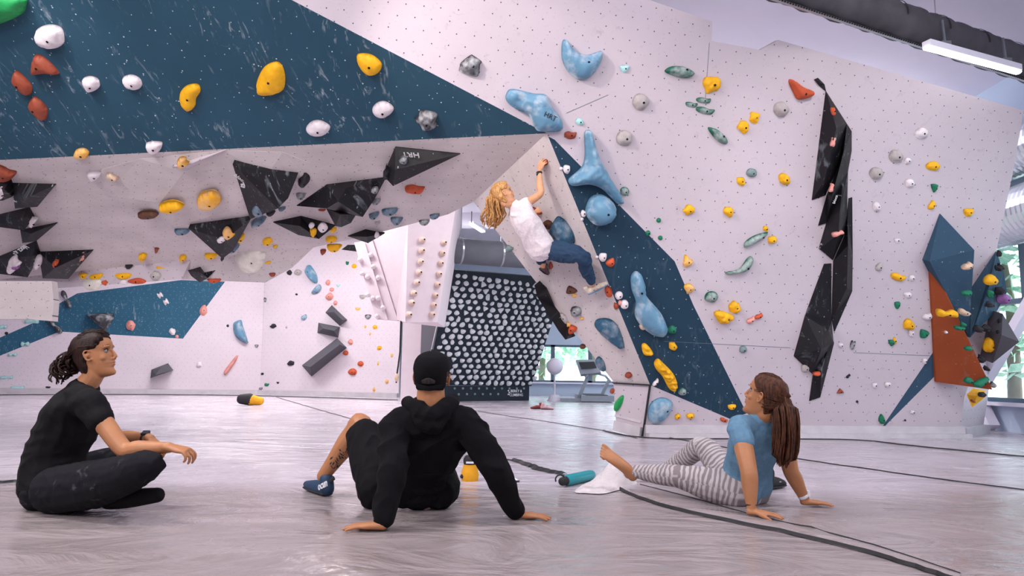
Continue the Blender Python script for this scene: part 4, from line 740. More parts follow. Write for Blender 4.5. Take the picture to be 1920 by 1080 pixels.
def peg(p, n_, r, mat, label, group, hole=True):
    q = n_.to_track_quat('Z', 'Y').to_matrix(); m = MB(); m.tube([q @ Vector((0, 0, z)) for z in (-.01, r*.35, r*.75, r*1.05)], [r, r*.98, r*.82, r*.5], 14, side=q @ Vector((1, 0, 0)))
    o = m.build('peg_hold', mat, smooth=True); o.location = p
    if hole: h_ = MB(); h_.tube([q @ Vector((0, 0, r*1.2)), q @ Vector((0, 0, r*1.55))], r*.24, 8, side=q @ Vector((1, 0, 0)), caps=False); h_.build('bolt_hole', M['hole'], o).location = (0, 0, 0)
    meta(o, label, 'climbing hold', group); return o
def fixp(o):
    for ch in o.children: ch.matrix_parent_inverse = Matrix.Identity(4)
for side, col_ in (('left', [(793, 450), (792, 470), (790, 491), (787, 511), (783, 530), (777, 550), (773, 568), (768, 590)]), ('right', [(833, 455), (830, 475), (827, 494), (824, 514), (821, 534), (817, 554), (814, 572), (811, 590)])):
    for i, (x, y) in enumerate(col_):
        fixp(peg(PF.hit(x-1, y), (PF.n*.9+Vector((.2, 0, 0))).normalized(), .07, M['peg'], 'round pale wooden peg hold, %s from top in the %s column of pegs' % (ordw[i], side), 'wooden peg holds on the hanging white block'))
for i, (x, y) in enumerate([(675, 487), (695, 478), (700, 500), (679, 513), (689, 519), (709, 521), (689, 553), (699, 559), (709, 559), (718, 577), (707, 593)]):
    peg(P(x, y, 14.84), Vector((0, -1, 0)), .055, M['h_w'], 'small white ball knob on the narrow rail, %s from the top' % ordw[i], 'white knobs on the rail of the hanging block', hole=False)
# column, rope
m = MB(); p0 = F(750, 752); p1 = F(792, 753); m.box(((p0.x+p1.x)/2, p0.y+.3, 2.6), (p1.x-p0.x, .6, 5.2)); struct(m.build('wall_column', M['block']))
m = MB(); m.tube([P(752, 601, 15.2), P(750, 660, 15.2), P(744, 705, 15.2), P(743, 717, 15.2)], .018, 6); o = m.build('hanging_rope', M['seam'], smooth=True); meta(o, 'thin dark rope hanging beside the far white column', 'rope')
m = MB(); m.ball(P(744, 708, 15.18), (.05, .05, .09)); q = m.build('rope_handle', M['h_t'], o, smooth=True)
# ducts
M['ductgrey'] = plain('grey_duct_cloth', s2l(104, 108, 116), .7, .3, var=.15, scale=2); M['ductdark'] = plain('dark_duct_cloth', s2l(84, 82, 88), .85, .15, var=.2, scale=3, bump=.5, bscale=8)
d0 = P(800, 466, 15.6); d1 = P(1130, 502, 17.0); d1.z = d0.z
dv = (d1-d0).normalized(); m = MB(); m.tube([d0, d1], .30, 28, side=(0, 0, 1), caps=False); o = m.build('air_duct', M['ductgrey'], smooth=True); meta(o, 'long grey air duct crossing the back of the hall above the board', 'air duct')
for k in range(4):
    c = d0.lerp(d1, .18+.22*k); m = MB(); m.tube([c-dv*.02, c+dv*.02], .31, 28, side=(0, 0, 1), caps=False); m.build('duct_band', M['steel'], o)
    m = MB(); m.tube([c+Vector((0, 0, .3)), c+Vector((0, 0, CEIL-c.z))], .012, 6); m.build('hanger', M['steel'], o)
e0 = Vector((2.3, 6.27, 4.6)); e1 = Vector((7.2, 8.55, 4.6)); ev = (e1-e0).normalized(); pts = []; rr = []
for i in range(90): t = i/89; pts.append(e0.lerp(e1, t)+Vector((0, 0, .01*math.sin(i*.9)))); rr.append(.19+.006*math.sin(i*1.7)+.006*noise.noise(Vector((i*.4, 0, 0)))+(-.008 if i % 13 == 0 else 0))
m = MB(); m.tube(pts, rr, 26, side=(0, 0, 1)); o = m.build('air_duct', M['ductdark'], smooth=True); meta(o, 'dark fabric air duct hanging in the top right corner of the photo', 'air duct')
m = MB(); m.beam(e0+Vector((0, 0, -.21)), e1+Vector((0, 0, -.21)), .035, .02); m.build('perforated_rail', M['steel'], o)
m = MB()
for i in range(150): c = e0.lerp(e1, i/149)+Vector((.004, -.02, -.215)); m.box(c, (.012, .012, .012))
m.build('rail_hole', M['hole'], o)['kind'] = 'stuff'
for k in range(7):
    c = e0.lerp(e1, .1+.13*k); sv = ev.cross(Vector((0, 0, 1))); m = MB()
    m.tube([c+Vector((0, 0, .197)).lerp(sv*.197, q/8) for q in range(0, 9)] if False else [c+Vector((0, 0, 1))*(.2*math.cos(a))+sv*(.2*math.sin(a)) for a in [R(g) for g in range(-10, 100, 12)]], (.012, .003), 8, side=ev); m.build('strap', M['seam'], o)
for t in (.50, .93): c = e0.lerp(e1, t); m = MB(); m.tube([c+Vector((0, 0, .18)), c+Vector((0, 0, CEIL-c.z))], .006, 6); m.build('suspension_wire', M['steel'], o)
# batten lamp under it
l0 = P(1737, 82, 7.0); l1 = P(1908, 127, 7.55); l1.z = l0.z; lv = (l1-l0).normalized()
lp = empty('ceiling_lamp', (l0+l1)/2, 'lit white linear batten lamp hanging below the dark duct', 'lamp')
m = MB(); m.beam(l0, l1, .10, .07); m.build('lamp_housing', M['plaster'], lp); m = MB(); m.tube([l0-Vector((0, 0, .045)), l1-Vector((0, 0, .045))], (.042, .022), 12, side=lv.cross(Vector((0, 0, 1)))); m.build('lamp_tube', M['lamp'], lp, smooth=True)
for t in (.2, .87): c = l0.lerp(l1, t); m = MB(); m.beam(c, c+Vector((-.02, 0, .33)), .02, .02, (0, 1, 0)); m.box(c+Vector((0, 0, .06)), (.10, .05, .05)); m.build('hanging_clip', M['ductgrey'], lp)
for (x0, y0, Y0, x1, y1, Y1, lb) in [(884, 417, 18.5, 906, 424, 19.5, 'small lit batten lamp far under the ceiling behind the prow')]:
    a, b = P(x0, y0, Y0), P(x1, y1, Y1); b.z = a.z; o = empty('ceiling_lamp', a, lb, 'lamp'); m = MB(); m.beam(a, b, .14, .06); m.build('lamp_housing', M['plaster'], o); m = MB(); m.beam(a-Vector((0, 0, .05)), b-Vector((0, 0, .05)), .12, .03); m.build('lamp_tube', M['lamp'], o); m = MB(); m.tube([a, a+Vector((0, 0, 5.1-a.z))], .01, 6); m.build('hanger', M['seam'], o)
# foil ducts by the right wall
M['foil'] = plain('silver_foil', (.62, .66, .70), .28, .6, .8, var=.1, scale=3)
def foil(x, z, r, y0, y1, lb):
    pts = []; rr = []; n_ = int((y1-y0)/.045)
    for i in range(n_): pts.append(Vector((x, y0+(y1-y0)*i/n_, z))); rr.append(r+(.012 if i % 2 else 0))
    m = MB(); m.tube(pts, rr, 24, side=(0, 0, 1)); o = m.build('foil_duct', M['foil'], smooth=False); meta(o, lb, 'air duct'); return o
foil(6.86, 3.85, .34, 7.9, 13.5, 'upper ribbed silver duct along the right window wall'); foil(6.86, 2.98, .38, 8.4, 13.5, 'lower ribbed silver duct along the right window wall')
# treadmill and fan by the far windows
M['mach'] = plain('machine_grey', s2l(150, 160, 170), .5, .4, var=.05); tb = F(1100, 753); tY = tb.y
tm = empty('treadmill', tb, 'grey treadmill with slanted console in front of the far windows', 'treadmill')
def mb1(name, mat, fn, par, smooth=False): m = MB(); fn(m); return m.build(name, mat, par, smooth)
mb1('console', M['mach'], lambda m: m.add([P(1079, 675, tY), P(1118, 674, tY), P(1127, 698, tY-.25), P(1089, 702, tY-.25)]+[P(1079, 675, tY+.12), P(1118, 674, tY+.12), P(1127, 702, tY-.1), P(1089, 706, tY-.1)], [(0, 3, 2, 1), (4, 5, 6, 7), (0, 1, 5, 4), (1, 2, 6, 5), (2, 3, 7, 6), (3, 0, 4, 7)]), tm)
mb1('screen', M['kink'], lambda m: m.add([P(1085, 679, tY-.08), P(1114, 678, tY-.08), P(1119, 690, tY-.22), P(1090, 692, tY-.22)], [(0, 3, 2, 1)]), tm)
mb1('post', M['mach'], lambda m: m.beam(P(1104, 700, tY), P(1084, 750, tY), .09, .09, (0, 1, 0)), tm); mb1('post', M['mach'], lambda m: m.beam(P(1142, 712, tY+.8), P(1124, 750, tY+.8), .09, .09, (0, 1, 0)), tm)
mb1('handrail', M['mach'], lambda m: m.tube([P(1098, 706, tY-.2), P(1110, 697, tY), P(1135, 705, tY+.6), P(1145, 716, tY+1.2)], .035, 8), tm, True)
mb1('running_deck', M['mach'], lambda m: (m.box((tb.x+.25, tY+.5, .10), (.9, 1.9, .16)), m.box((tb.x-.1, tY-.3, .05), (1.3, .14, .09))), tm)
mb1('running_belt', M['seam'], lambda m: m.box((tb.x+.25, tY+.5, .185), (.6, 1.7, .015)), tm)
fb = F(1040, 752); fn_ = empty('pedestal_fan', fb, 'white round pedestal fan standing by the far window', 'fan'); fc = P(1040, 687, fb.y)
mb1('pole', M['plaster'], lambda m: m.tube([fb, fc], .025, 8), fn_, True); mb1('base', M['plaster'], lambda m: m.tube([fb+Vector((0, 0, .01)), fb+Vector((0, 0, .04))], [.22, .18], 16), fn_, True)
mb1('fan_cage', M['plaster'], lambda m: m.tube([fc-Vector((0, .08, 0)), fc-Vector((0, .02, 0)), fc+Vector((0, .05, 0))], [.2, .235, .2], 20, side=(1, 0, 0)), fn_, True)
# trees beyond the windows
def leafmat(name, c1, c2):
    g = NT(name, .7, .2); v = g.coord(); g.base(g.mix(g.ramp(g.noise(v, 3.5, 6, .7), .4, .6), c1, c2)); g.b.inputs['Subsurface Weight'].default_value = 0; return g.m
M['leaf'] = leafmat('fresh_foliage', (.34, .60, .44), (.80, .95, .84)); M['bark'] = plain('tree_bark', (.22, .18, .14), .9)
def tree(x, y, h, r, lb, gp):
    e = empty('tree', (x, y, -.5), lb, 'tree', gp); rs = random.Random(int(x*10+y)); m = MB(); m.tube([(x, y, -.5), (x+.1, y, h*.5), (x, y, h*.8)], [.16, .12, .06], 8); m.build('trunk', M['bark'], e, True); m = MB()
    for k in range(420):
        d = Vector((rs.gauss(0, 1), rs.gauss(0, 1), rs.gauss(0, 1))).normalized()*r*rs.uniform(.45, 1.0); c = Vector((x, y, h*.62))+Vector((d.x, d.y, d.z*h*.5/r)); s_ = rs.uniform(.14, .3)
        a = Vector((rs.uniform(-1, 1), rs.uniform(-1, 1), rs.uniform(-1, 1))).normalized(); b = a.orthogonal().normalized(); m.add([c-a*s_, c+b*s_*.5, c+a*s_, c-b*s_*.5], [(0, 1, 2, 3)])
    m.build('foliage', M['leaf'], e)
for i, (x, y) in enumerate([(1.3, 30), (3.6, 31), (6.2, 30), (-.6, 33), (8.6, 32)]): tree(x, y, 4.2+.5*(i % 3), 1.7, 'pale green tree outside the far windows, %s from left' % ordw[[1, 2, 3, 0, 4][i]], 'trees outside the far windows')
for i, (x, y) in enumerate([(11, 9), (12.5, 12.5), (11.5, 16), (13, 6)]): tree(x, y, 4.5+.4*(i % 2), 1.9, 'pale green tree outside the right windows, %s nearest' % ordw[[1, 2, 3, 0][i]], 'trees outside the right windows')
m = MB(); m.box((0, 40, -.55), (90, 30, .1)); m.box((28, 12, -.55), (41, 30, .1)); meta(m.build('lawn', plain('mown_grass', (.35, .55, .28), .9)), kind='structure')
# ---------------------------------------------------------------- seams and things on the mat
def seam(n, pts, wd, h, mat=None, flap=None):
    pp = [F(x, y) for x, y in pts]; c = crom(pp, 6); rs = random.Random(n); c = [Vector((p.x+rs.uniform(-1, 1)*wd*.25, p.y+rs.uniform(-1, 1)*wd*.3, fz(p.x, p.y)+h*.3)) for p in c]
    m = MB(); m.tube(c, [(wd*rs.uniform(.4, .62), h) for _ in c], 8, side=None); m2 = MB()
    ring = []
    for i, p in enumerate(c):
        t = (c[min(i+1, len(c)-1)]-c[max(0, i-1)]); t.z = 0; t.normalize(); s_ = Vector((t.y, -t.x, 0)); w_ = wd*rs.uniform(.38, .6)
        ring.append((p-s_*w_+Vector((0, 0, .001)), p+Vector((0, 0, h)), p+s_*w_+Vector((0, 0, .001))))
    vs = [q for r_ in ring for q in r_]; fs = []
    for i in range(len(ring)-1): a = i*3; fs += [(a, a+1, a+4, a+3), (a+1, a+2, a+5, a+4)]
    o = link('trim_%d' % n, vs, fs, mat or M['seam'], smooth=False); return struct(o)
seam(20, [(518, 745), (600, 769), (650, 783), (725, 804), (830, 832), (930, 857), (965, 864)], .03, .008)
seam(21, [(965, 864), (990, 872), (1010, 880), (1035, 886), (1062, 893)], .06, .02)
seam(22, [(897, 771), (950, 780), (1000, 787), (1090, 801), (1150, 811), (1195, 822)], .035, .006)
seam(23, [(1130, 808), (1175, 818), (1260, 824), (1400, 824), (1600, 826), (1700, 836), (1800, 846), (1925, 858)], .04, .012)
seam(24, [(1250, 820), (1330, 834), (1400, 846), (1480, 858), (1600, 875), (1700, 889), (1800, 903), (1925, 919)], .035, .006)
seam(25, [(1155, 914), (1200, 934), (1260, 953), (1400, 984), (1600, 1029), (1700, 1058), (1800, 1092)], .022, .014)
seam(26, [(1200, 908), (1300, 934), (1400, 962), (1500, 986), (1640, 1022), (1800, 1075)], .010, .006)
seam(27, [(-40, 907), (0, 905), (40, 901)], .04, .012)
seam(28, [(-100, 742), (100, 741), (300, 741), (480, 743), (620, 747), (745, 751)], .09, .02)
# broad flap of mat cover between the two lines
a_ = [F(x, y) for x, y in [(1155, 912), (1200, 932), (1260, 951), (1400, 982), (1600, 1027), (1700, 1056), (1800, 1090)]]; b_ = [F(x, y) for x, y in [(1180, 903), (1215, 910), (1300, 934), (1400, 961), (1500, 985), (1640, 1021), (1800, 1073)]]
a_ = crom(a_, 5); b_ = crom(b_, 5); vs = []; 
for p, q in zip(a_, b_):
    for t in (0, .1, .5, 1): r_ = p.lerp(q, t); vs.append(Vector((r_.x, r_.y, max(fz(r_.x, r_.y), -.004)+(.004 if t == 0 else .017 if t == .1 else .012 if t == .5 else .001))))
fs = [(i*4+k, i*4+k+1, i*4+5+k, i*4+4+k) for i in range(len(a_)-1) for k in range(3)]
struct(link('trim_29', vs, fs, M['floor'], smooth=True))
def fat(x, y): p = F(x, y); p.z = fz(p.x, p.y); return p
# yellow chalk bag
M['bag'] = plain('yellow_nylon', s2l(222, 158, 30), .7, .3, var=.15, bump=.4, bscale=30); M['blk'] = plain('black_nylon', (.02, .02, .024), .7, .3); M['teal'] = plain('teal_bottle', s2l(22, 140, 150), .3, .5, var=.05); M['cloth'] = plain('white_towel', s2l(214, 206, 208), .95, .1, var=.08, scale=20, bump=.6, bscale=60)
p = fat(880, 902); o = empty('chalk_bag', p, 'yellow chalk bag with dark rim standing on the mat beside the hooded man', 'chalk bag')
mb1('pouch', M['bag'], lambda m: m.tube([p+Vector((0, .05, z)) for z in (.01, .04, .08, .11)], [.056, .06, .05, .042], 18, side=(1, 0, 0)), o, True)
mb1('rim', M['blk'], lambda m: m.tube([p+Vector((0, .05, .115)), p+Vector((0, .05, .13))], [.045, .047], 18, side=(1, 0, 0)), o, True)
mb1('label_patch', M['ink'], lambda m: m.box(p+Vector((0, .003, .122)), (.05, .006, .012)), o)
mb1('toggle', M['blk'], lambda m: m.ball(p+Vector((-.05, .02, .03)), .014), o, True)
# phone
p = fat(962, 901); o = empty('phone', p, 'small pale phone lying flat on the mat right of the hooded man', 'phone'); rz = Matrix.Rotation(.2, 3, 'Z')
mb1('phone_body', M['kink'], lambda m: m.box(p+Vector((0, 0, .008)), (.062, .12, .009), rz), o); mb1('screen', M['ink'], lambda m: m.box(p+Vector((0, 0, .0135)), (.054, .11, .002), rz), o)
# bottle
a = fat(1056, 912); b = fat(1108, 900); a.z += .036; b.z += .036; dv_ = (b-a).normalized(); o = empty('water_bottle', a, 'teal water bottle with black cap lying on the mat by the towel', 'bottle')
mb1('bottle_body', M['teal'], lambda m: m.tube([a+dv_*.035, a+dv_*.05, b-dv_*.02, b], [.030, .036, .036, .033], 20, side=(0, 0, 1)), o, True)
mb1('cap', M['blk'], lambda m: m.tube([a-dv_*.01, a+dv_*.03], [.027, .029], 20, side=(0, 0, 1)), o, True); mb1('carry_loop', M['blk'], lambda m: m.tube([a+Vector((.03*math.cos(t)-.02, 0, .03*math.sin(t)+.01)) for t in [i*.5 for i in range(8)]], .005, 6), o, True)
# towel
def towel():
    c = [(1077, 922), (1100, 925), (1130, 926), (1152, 921), (1175, 915), (1193, 909), (1190, 900), (1165, 893), (1135, 896), (1100, 905)]
    poly = [F(x, y) for x, y in c]; cx = sum(p.x for p in poly)/len(poly); cy = sum(p.y for p in poly)/len(poly); uv = [(p.x, p.y) for p in crom(poly, 3, True)]; vs = []; n_ = len(uv); K = 14
    for k in range(K+1):
        t = k/K
        for i, (x, y) in enumerate(uv):
            px_, py_ = cx+(x-cx)*(1-t), cy+(y-cy)*(1-t); pk = math.exp(-((px_-cx-.03)/.10)**2-((py_-cy-.02)/.09)**2)
            h = .13*pk*(1-(1-t)**2)**.5 if t > 0 else 0; h += .02*min(1, t*4)+.016*noise.noise(Vector((px_*18, py_*18, 3)))*min(1, t*3)
            vs.append(Vector((px_, py_, max(.001, h+fz(px_, py_)))))
    fs = [(k*n_+i, k*n_+(i+1) % n_, (k+1)*n_+(i+1) % n_, (k+1)*n_+i) for k in range(K) for i in range(n_)]
    me = link('towel', vs, fs, M['cloth'], smooth=True); return meta(me, 'crumpled white towel on the mat beside the bare foot', 'towel')
towel()
# ---------------------------------------------------------------- people
def fuse(name, mb, voxel, mat, parent, it=6, fold=0.0, fscale=(14, 14, 14), seed=0.0, zmin=None, flat=None, fdir=None):
    """melt overlapping closed shapes into ONE continuous skin"""
    me = bpy.data.meshes.new(name); me.from_pydata([tuple(v) for v in mb.v], [], mb.f); o = bpy.data.objects.new(name, me); COL.objects.link(o)
    r = o.modifiers.new('r', 'REMESH'); r.mode = 'VOXEL'; r.voxel_size = voxel; s = o.modifiers.new('s', 'SMOOTH'); s.factor = .5; s.iterations = it
    dg = bpy.context.evaluated_depsgraph_get(); m2 = bpy.data.meshes.new_from_object(o.evaluated_get(dg)); bpy.data.objects.remove(o); bpy.data.meshes.remove(me)
    m2.name = name; m2.materials.clear(); m2.materials.append(mat); m2.polygons.foreach_set('use_smooth', [True]*len(m2.polygons))
    if fold:
        ns = [v.normal.copy() for v in m2.vertices]
        for v, n in zip(m2.vertices, ns):
            q = Vector((v.co.x*fscale[0]+seed, v.co.y*fscale[1], v.co.z*fscale[2])); q += Vector((noise.noise(q*.5), noise.noise(q*.5+Vector((9, 0, 0))), 0))*.9
            a = 1-abs(noise.noise(q))*2.2; v.co += n*fold*(a-.35)
    if zmin is not None:
        for v in m2.vertices:
            if v.co.z < zmin: v.co.z = zmin+(v.co.z-zmin)*.08
    m2.update(); q = bpy.data.objects.new(name, m2); COL.objects.link(q); q.parent = parent; q.matrix_parent_inverse = parent.matrix_basis.inverted(); return q
def limb(mb, pts, rad, side=None, k=4, seg=14):
    pts = [Vector(p) for p in pts]; rr = [r if isinstance(r, tuple) else (r, r) for r in rad]
    P_ = crom(pts, k); R_ = crom([(r[0], r[1], 0) for r in rr], k); mb.tube(P_, [(max(.002, q.x), max(.002, q.y)) for q in R_], seg, side=side)
def hand(mb, w_, d, n, t, s=1.0, curl=(0.12, .12, .1), spread=.10, thumb=.5):
    """palm, four unequal fingers and a thumb leaving the side of the palm; d along the fingers, n out of the back of the hand, t to the thumb side"""
    w_ = Vector(w_); d = Vector(d).normalized(); n = (Vector(n)-d*Vector(n).dot(d)).normalized(); tt = d.cross(n); t = tt if tt.dot(Vector(t)) > 0 else -tt
    limb(mb, [w_-d*.02*s, w_+d*.02*s, w_+d*.055*s, w_+d*.088*s], [(.026*s, .021*s), (.031*s, .018*s), (.039*s, .016*s), (.037*s, .012*s)], side=t)
    for off, ln, cu in ((.0300, .070, 1.0), (.0100, .079, 1.0), (-.0105, .073, 1.08), (-.0300, .057, 1.2)):
        p = w_+d*(.083*s)+t*off*s; dd = (d+t*(off*spread*62)).normalized(); pts = [p-dd*.02*s, p]; ang = 0
        for q, f in enumerate((.46, .31, .23)):
            ang += curl[q]*cu; v = dd*math.cos(ang)-n*math.sin(ang); p = p+v*ln*f*s; pts.append(p)
        limb(mb, pts, [.0084*s, .0086*s, .0082*s, .0076*s, .0062*s], k=3, seg=10)
    p = w_+d*.022*s+t*.022*s; v = (d*(1-thumb*.4)+t*thumb*1.1-n*.25).normalized(); v2 = (d*1.0+t*thumb*.35-n*.35).normalized()
    limb(mb, [p-v*.012*s, p+v*.028*s, p+v*.048*s+v2*.008*s, p+v*.048*s+v2*.036*s], [.014*s, .0125*s, .0105*s, .0078*s], k=3, seg=10)
def foot(mb, heel, d, n, s=1.0, toes=True):
    d = Vector(d).normalized(); n = (Vector(n)-d*Vector(n).dot(d)).normalized(); t = d.cross(n)
    limb(mb, [heel+n*.035*s-d*.01*s, heel+d*.05*s+n*.038*s, heel+d*.11*s+n*.03*s, heel+d*.165*s+n*.019*s, heel+d*.19*s+n*.015*s], [(.032*s, .034*s), (.031*s, .036*s), (.038*s, .027*s), (.043*s, .017*s), (.040*s, .012*s)], side=t)
    if toes:
        for i, (off, r, ln) in enumerate(((.032, .0125, .050), (.009, .0080, .048), (-.010, .0078, .042), (-.027, .0074, .035), (-.043, .0072, .027))):
            p = heel+d*.18*s+t*off*s+n*.013*s; limb(mb, [p, p+d*ln*.6*s, p+d*ln*s-n*.004*s], [r*s, r*s, r*.9*s], k=3, seg=10)
HEADROWS = [(-.118, .066, .010, .018), (-.112, .080, -.005, .030), (-.100, .087, -.022, .040), (-.086, .087, -.040, .047), (-.074, .081, -.055, .052), (-.064, .085, -.062, .055), (-.056, .083, -.066, .058), (-.047, .089, -.070, .060), (-.036, .083, -.075, .063), (-.020, .084, -.082, .067), (0, .083, -.090, .070), (.014, .077, -.096, .072), (.026, .080, -.1, .073), (.038, .088, -.102, .0735), (.060, .088, -.102, .073), (.080, .080, -.096, .069), (.098, .062, -.082, .058), (.110, .038, -.056, .040), (.117, .012, -.025, .018)]
class Head:
    def __init__(s, c, fwd, up=(0, 0, 1), k=1.0, tilt=0):
        s.c = Vector(c); s.f = Vector(fwd).normalized(); u = Vector(up); s.u = (u-s.f*u.dot(s.f)).normalized(); s.r = s.f.cross(s.u).normalized(); s.k = k
    def at(s, x, y, z): return s.c+(s.r*x+s.f*y+s.u*z)*s.k
    def loft(s, mb, fn=None, seg=28):
        vs = []; fs = []
        for (z, f, b, w_) in HEADROWS:
            for i in range(seg):
                a = 2*math.pi*i/seg; sx, sy = math.sin(a), math.cos(a); yc = (f+b)*.5*.35; e = 1.12
                x = w_*math.copysign(abs(sx)**(1/e), sx); y = yc+(f-yc if sy > 0 else yc-b)*math.copysign(abs(sy)**(1/e), sy)
                if abs(x) < .05 and sy > 0:   # eye sockets
                    y -= .011*math.exp(-((abs(x)-.031)/.016)**2-((z-.016)/.013)**2)
                q = (x, y, z)
                if fn: q = fn(x, y, z)
                vs.append(s.at(*q))
        n = len(HEADROWS)
        for j in range(n-1):
            for i in range(seg): fs.append((j*seg+i, j*seg+(i+1) % seg, (j+1)*seg+(i+1) % seg, (j+1)*seg+i))
        fs.append(tuple(range(seg))[::-1]); fs.append(tuple((n-1)*seg+i for i in range(seg))); mb.add(vs, fs)
    def face(s, mb, ears=True):
        s.loft(mb); k = s.k
        limb(mb, [s.at(0, .078, .026), s.at(0, .090, .008), s.at(0, .099, -.012), s.at(0, .103, -.019)], [.007*k, .008*k, .0095*k, .0088*k], side=s.r, k=3)
        for sx in (-1, 1): mb.ball(s.at(sx*.011, .092, -.028), (.008*k,)*3, seg=8, rings=6)
        limb(mb, [s.at(-.022, .078, -.047), s.at(0, .090, -.045), s.at(.022, .078, -.047)], [.003*k, .0062*k, .003*k], k=3); limb(mb, [s.at(-.019, .077, -.060), s.at(0, .088, -.062), s.at(.019, .077, -.060)], [.003*k, .0068*k, .003*k], k=3)
        mb.ball(s.at(0, .078, -.100), (.017*k,)*3, seg=10, rings=6)
        for sx in (-1, 1): limb(mb, [s.at(sx*.014, .084, .034), s.at(sx*.032, .083, .040), s.at(sx*.05, .066, .034)], [.005*k, .006*k, .005*k], k=3); mb.ball(s.at(sx*.045, .055, -.02), (.018*k,)*3, seg=10, rings=6)
        if ears:
            for sx in (-1, 1):
                x = sx*.075; pts = [s.at(x, .006, -.022), s.at(x+sx*.006, -.004, -.026), s.at(x+sx*.010, -.016, -.008), s.at(x+sx*.014, -.020, .014), s.at(x+sx*.012, -.008, .028), s.at(x+sx*.004, .006, .020)]; limb(mb, pts, [.006*k, .006*k, .0055*k, .0052*k, .005*k, .005*k], k=3, seg=8); mb.ball(s.at(x+sx*.002, -.006, .002), (.011*k,)*3, seg=8, rings=6)
    def features(s, par, brow, lip):
        k = s.k
        for sx in (-1, 1):
            e = MB(); e.ball(s.at(sx*.031, .0645, .016), (.0125*k,)*3, seg=14, rings=10); ey = e.build('eye', M['eyewhite'], par, True); i_ = MB(); i_.ball(s.at(sx*.031, .0745, .017), (.0052*k,)*3, seg=10, rings=6); i_.build('iris', M['iris'], ey, True)
            b = MB(); limb(b, [s.at(sx*.014, .086, .040), s.at(sx*.033, .082, .047), s.at(sx*.052, .064, .041)], [.0018*k, .0024*k, .0012*k], k=4, seg=8); b.build('eyebrow', brow, par, True)
            l = MB(); limb(l, [s.at(sx*.019, .074, .021), s.at(sx*.031, .0765, .027), s.at(sx*.045, .066, .021)], [.0008*k, .0012*k, .0008*k], k=4, seg=6); l.build('eyelash', brow, par, True)
        m = MB(); limb(m, [s.at(-.020, .079, -.050), s.at(0, .0935, -.048), s.at(.020, .079, -.050)], [.0014*k, .0036*k, .0014*k], k=4, seg=8); limb(m, [s.at(-.018, .079, -.058), s.at(0, .0915, -.060), s.at(.018, .079, -.058)], [.0014*k, .0042*k, .0014*k], k=4, seg=8); m.build('lips', lip, par, True)
def skinmat(name, c):
    g = NT(name, .5, .35); v = g.coord(); g.base(g.mix(g.ramp(g.noise(v, 14, 4), .35, .7), c, tuple(a*.86 for a in c))); g.b.inputs['Subsurface Weight'].default_value = .08; g.b.inputs['Subsurface Radius'].default_value = (.02, .008, .004); g.bump(g.noise(v, 220, 2), .05, .002); return g.m
M['skin'] = skinmat('tanned_skin', s2l(178, 122, 84)); M['skin2'] = skinmat('fair_skin', s2l(226, 168, 128)); M['lips'] = plain('lip_skin', s2l(160, 92, 78), .45)
M['eyewhite'] = plain('eye_white', (.26, .22, .20), .2, .5, var=.02); M['iris'] = plain('iris_brown', (.05, .035, .02), .15, .6)
def hairmat(name, c1, c2):
    g = NT(name, .58, .22); v = g.coord('Object', (1, 1, .25)); g.base(g.mix(g.ramp(g.noise(v, 90, 3, .7), .35, .68), c1, c2)); g.bump(g.noise(v, 160, 2), .4, .004); return g.m
M['hair_dark'] = hairmat('dark_brown_hair', s2l(16, 9, 8), s2l(52, 28, 20)); M['hair_brown'] = hairmat('brown_hair', s2l(38, 20, 14), s2l(96, 56, 36)); M['hair_gold'] = hairmat('golden_hair', s2l(150, 92, 44), s2l(232, 184, 122)); M['hair_black'] = hairmat('black_hair', (.008, .006, .006), (.03, .022, .02))
def clothmat(name, c, bump=.35, sc=40, chalk=0, rough=.85):
    g = NT(name, rough, .2); v = g.coord(); col = c if not hasattr(c, 'is_output') else c
    n_ = g.noise(v, sc, 4, .6, .5); cc = g.mix(g.ramp(n_, .3, .7), tuple(a*.85 for a in c), tuple(min(1, a*1.12) for a in c))
    if chalk: cc = g.mix(g.math('MULTIPLY', g.ramp(g.noise(v, 7, 5, .7, .6), .60, .72), chalk), cc, (.30, .30, .34))
    g.base(cc); g.bump(n_, bump, .004); return g.m
M['tee_black'] = clothmat('black_jersey', (.004, .0035, .005), .3, 30, .02); M['leg_black'] = clothmat('black_leggings', (.006, .006, .009), .3, 40, .28); M['hoodie'] = clothmat('black_fleece', (.0035, .003, .0045), .5, 70, 0, .95); M['shorts'] = clothmat('black_shorts', (.0035, .003, .0045), .4, 40)
M['tee_blue'] = clothmat('steel_blue_jersey', s2l(98, 134, 160), .25, 40); M['tee_white'] = clothmat('white_jersey', s2l(232, 220, 224), .25, 40); M['denim'] = clothmat('dark_blue_trousers', s2l(44, 66, 92), .4, 60)
def striped(name):
    g = NT(name, .85, .2); uvn = g.n('ShaderNodeUVMap'); v = uvn.outputs[0]; w1 = g.n('ShaderNodeTexWave'); w1.wave_type = 'BANDS'; w1.bands_direction = 'X'; g.L(v, w1.inputs['Vector']); w1.inputs['Scale'].default_value = 11; w1.inputs['Distortion'].default_value = 4.5; w1.inputs['Detail'].default_value = 2; w1.inputs['Detail Scale'].default_value = 1.5
    nz = g.noise(g.coord(), 9, 3); t = g.math('ADD', w1.outputs['Fac'], g.math('MULTIPLY', g.math('SUBTRACT', nz, .5), .8)); c = g.mix(g.ramp(t, .38, .62), s2l(134, 124, 126), s2l(184, 176, 178)); g.base(c); g.bump(w1.outputs['Fac'], .15, .003); return g.m
M['leg_stripe'] = striped('grey_striped_leggings')
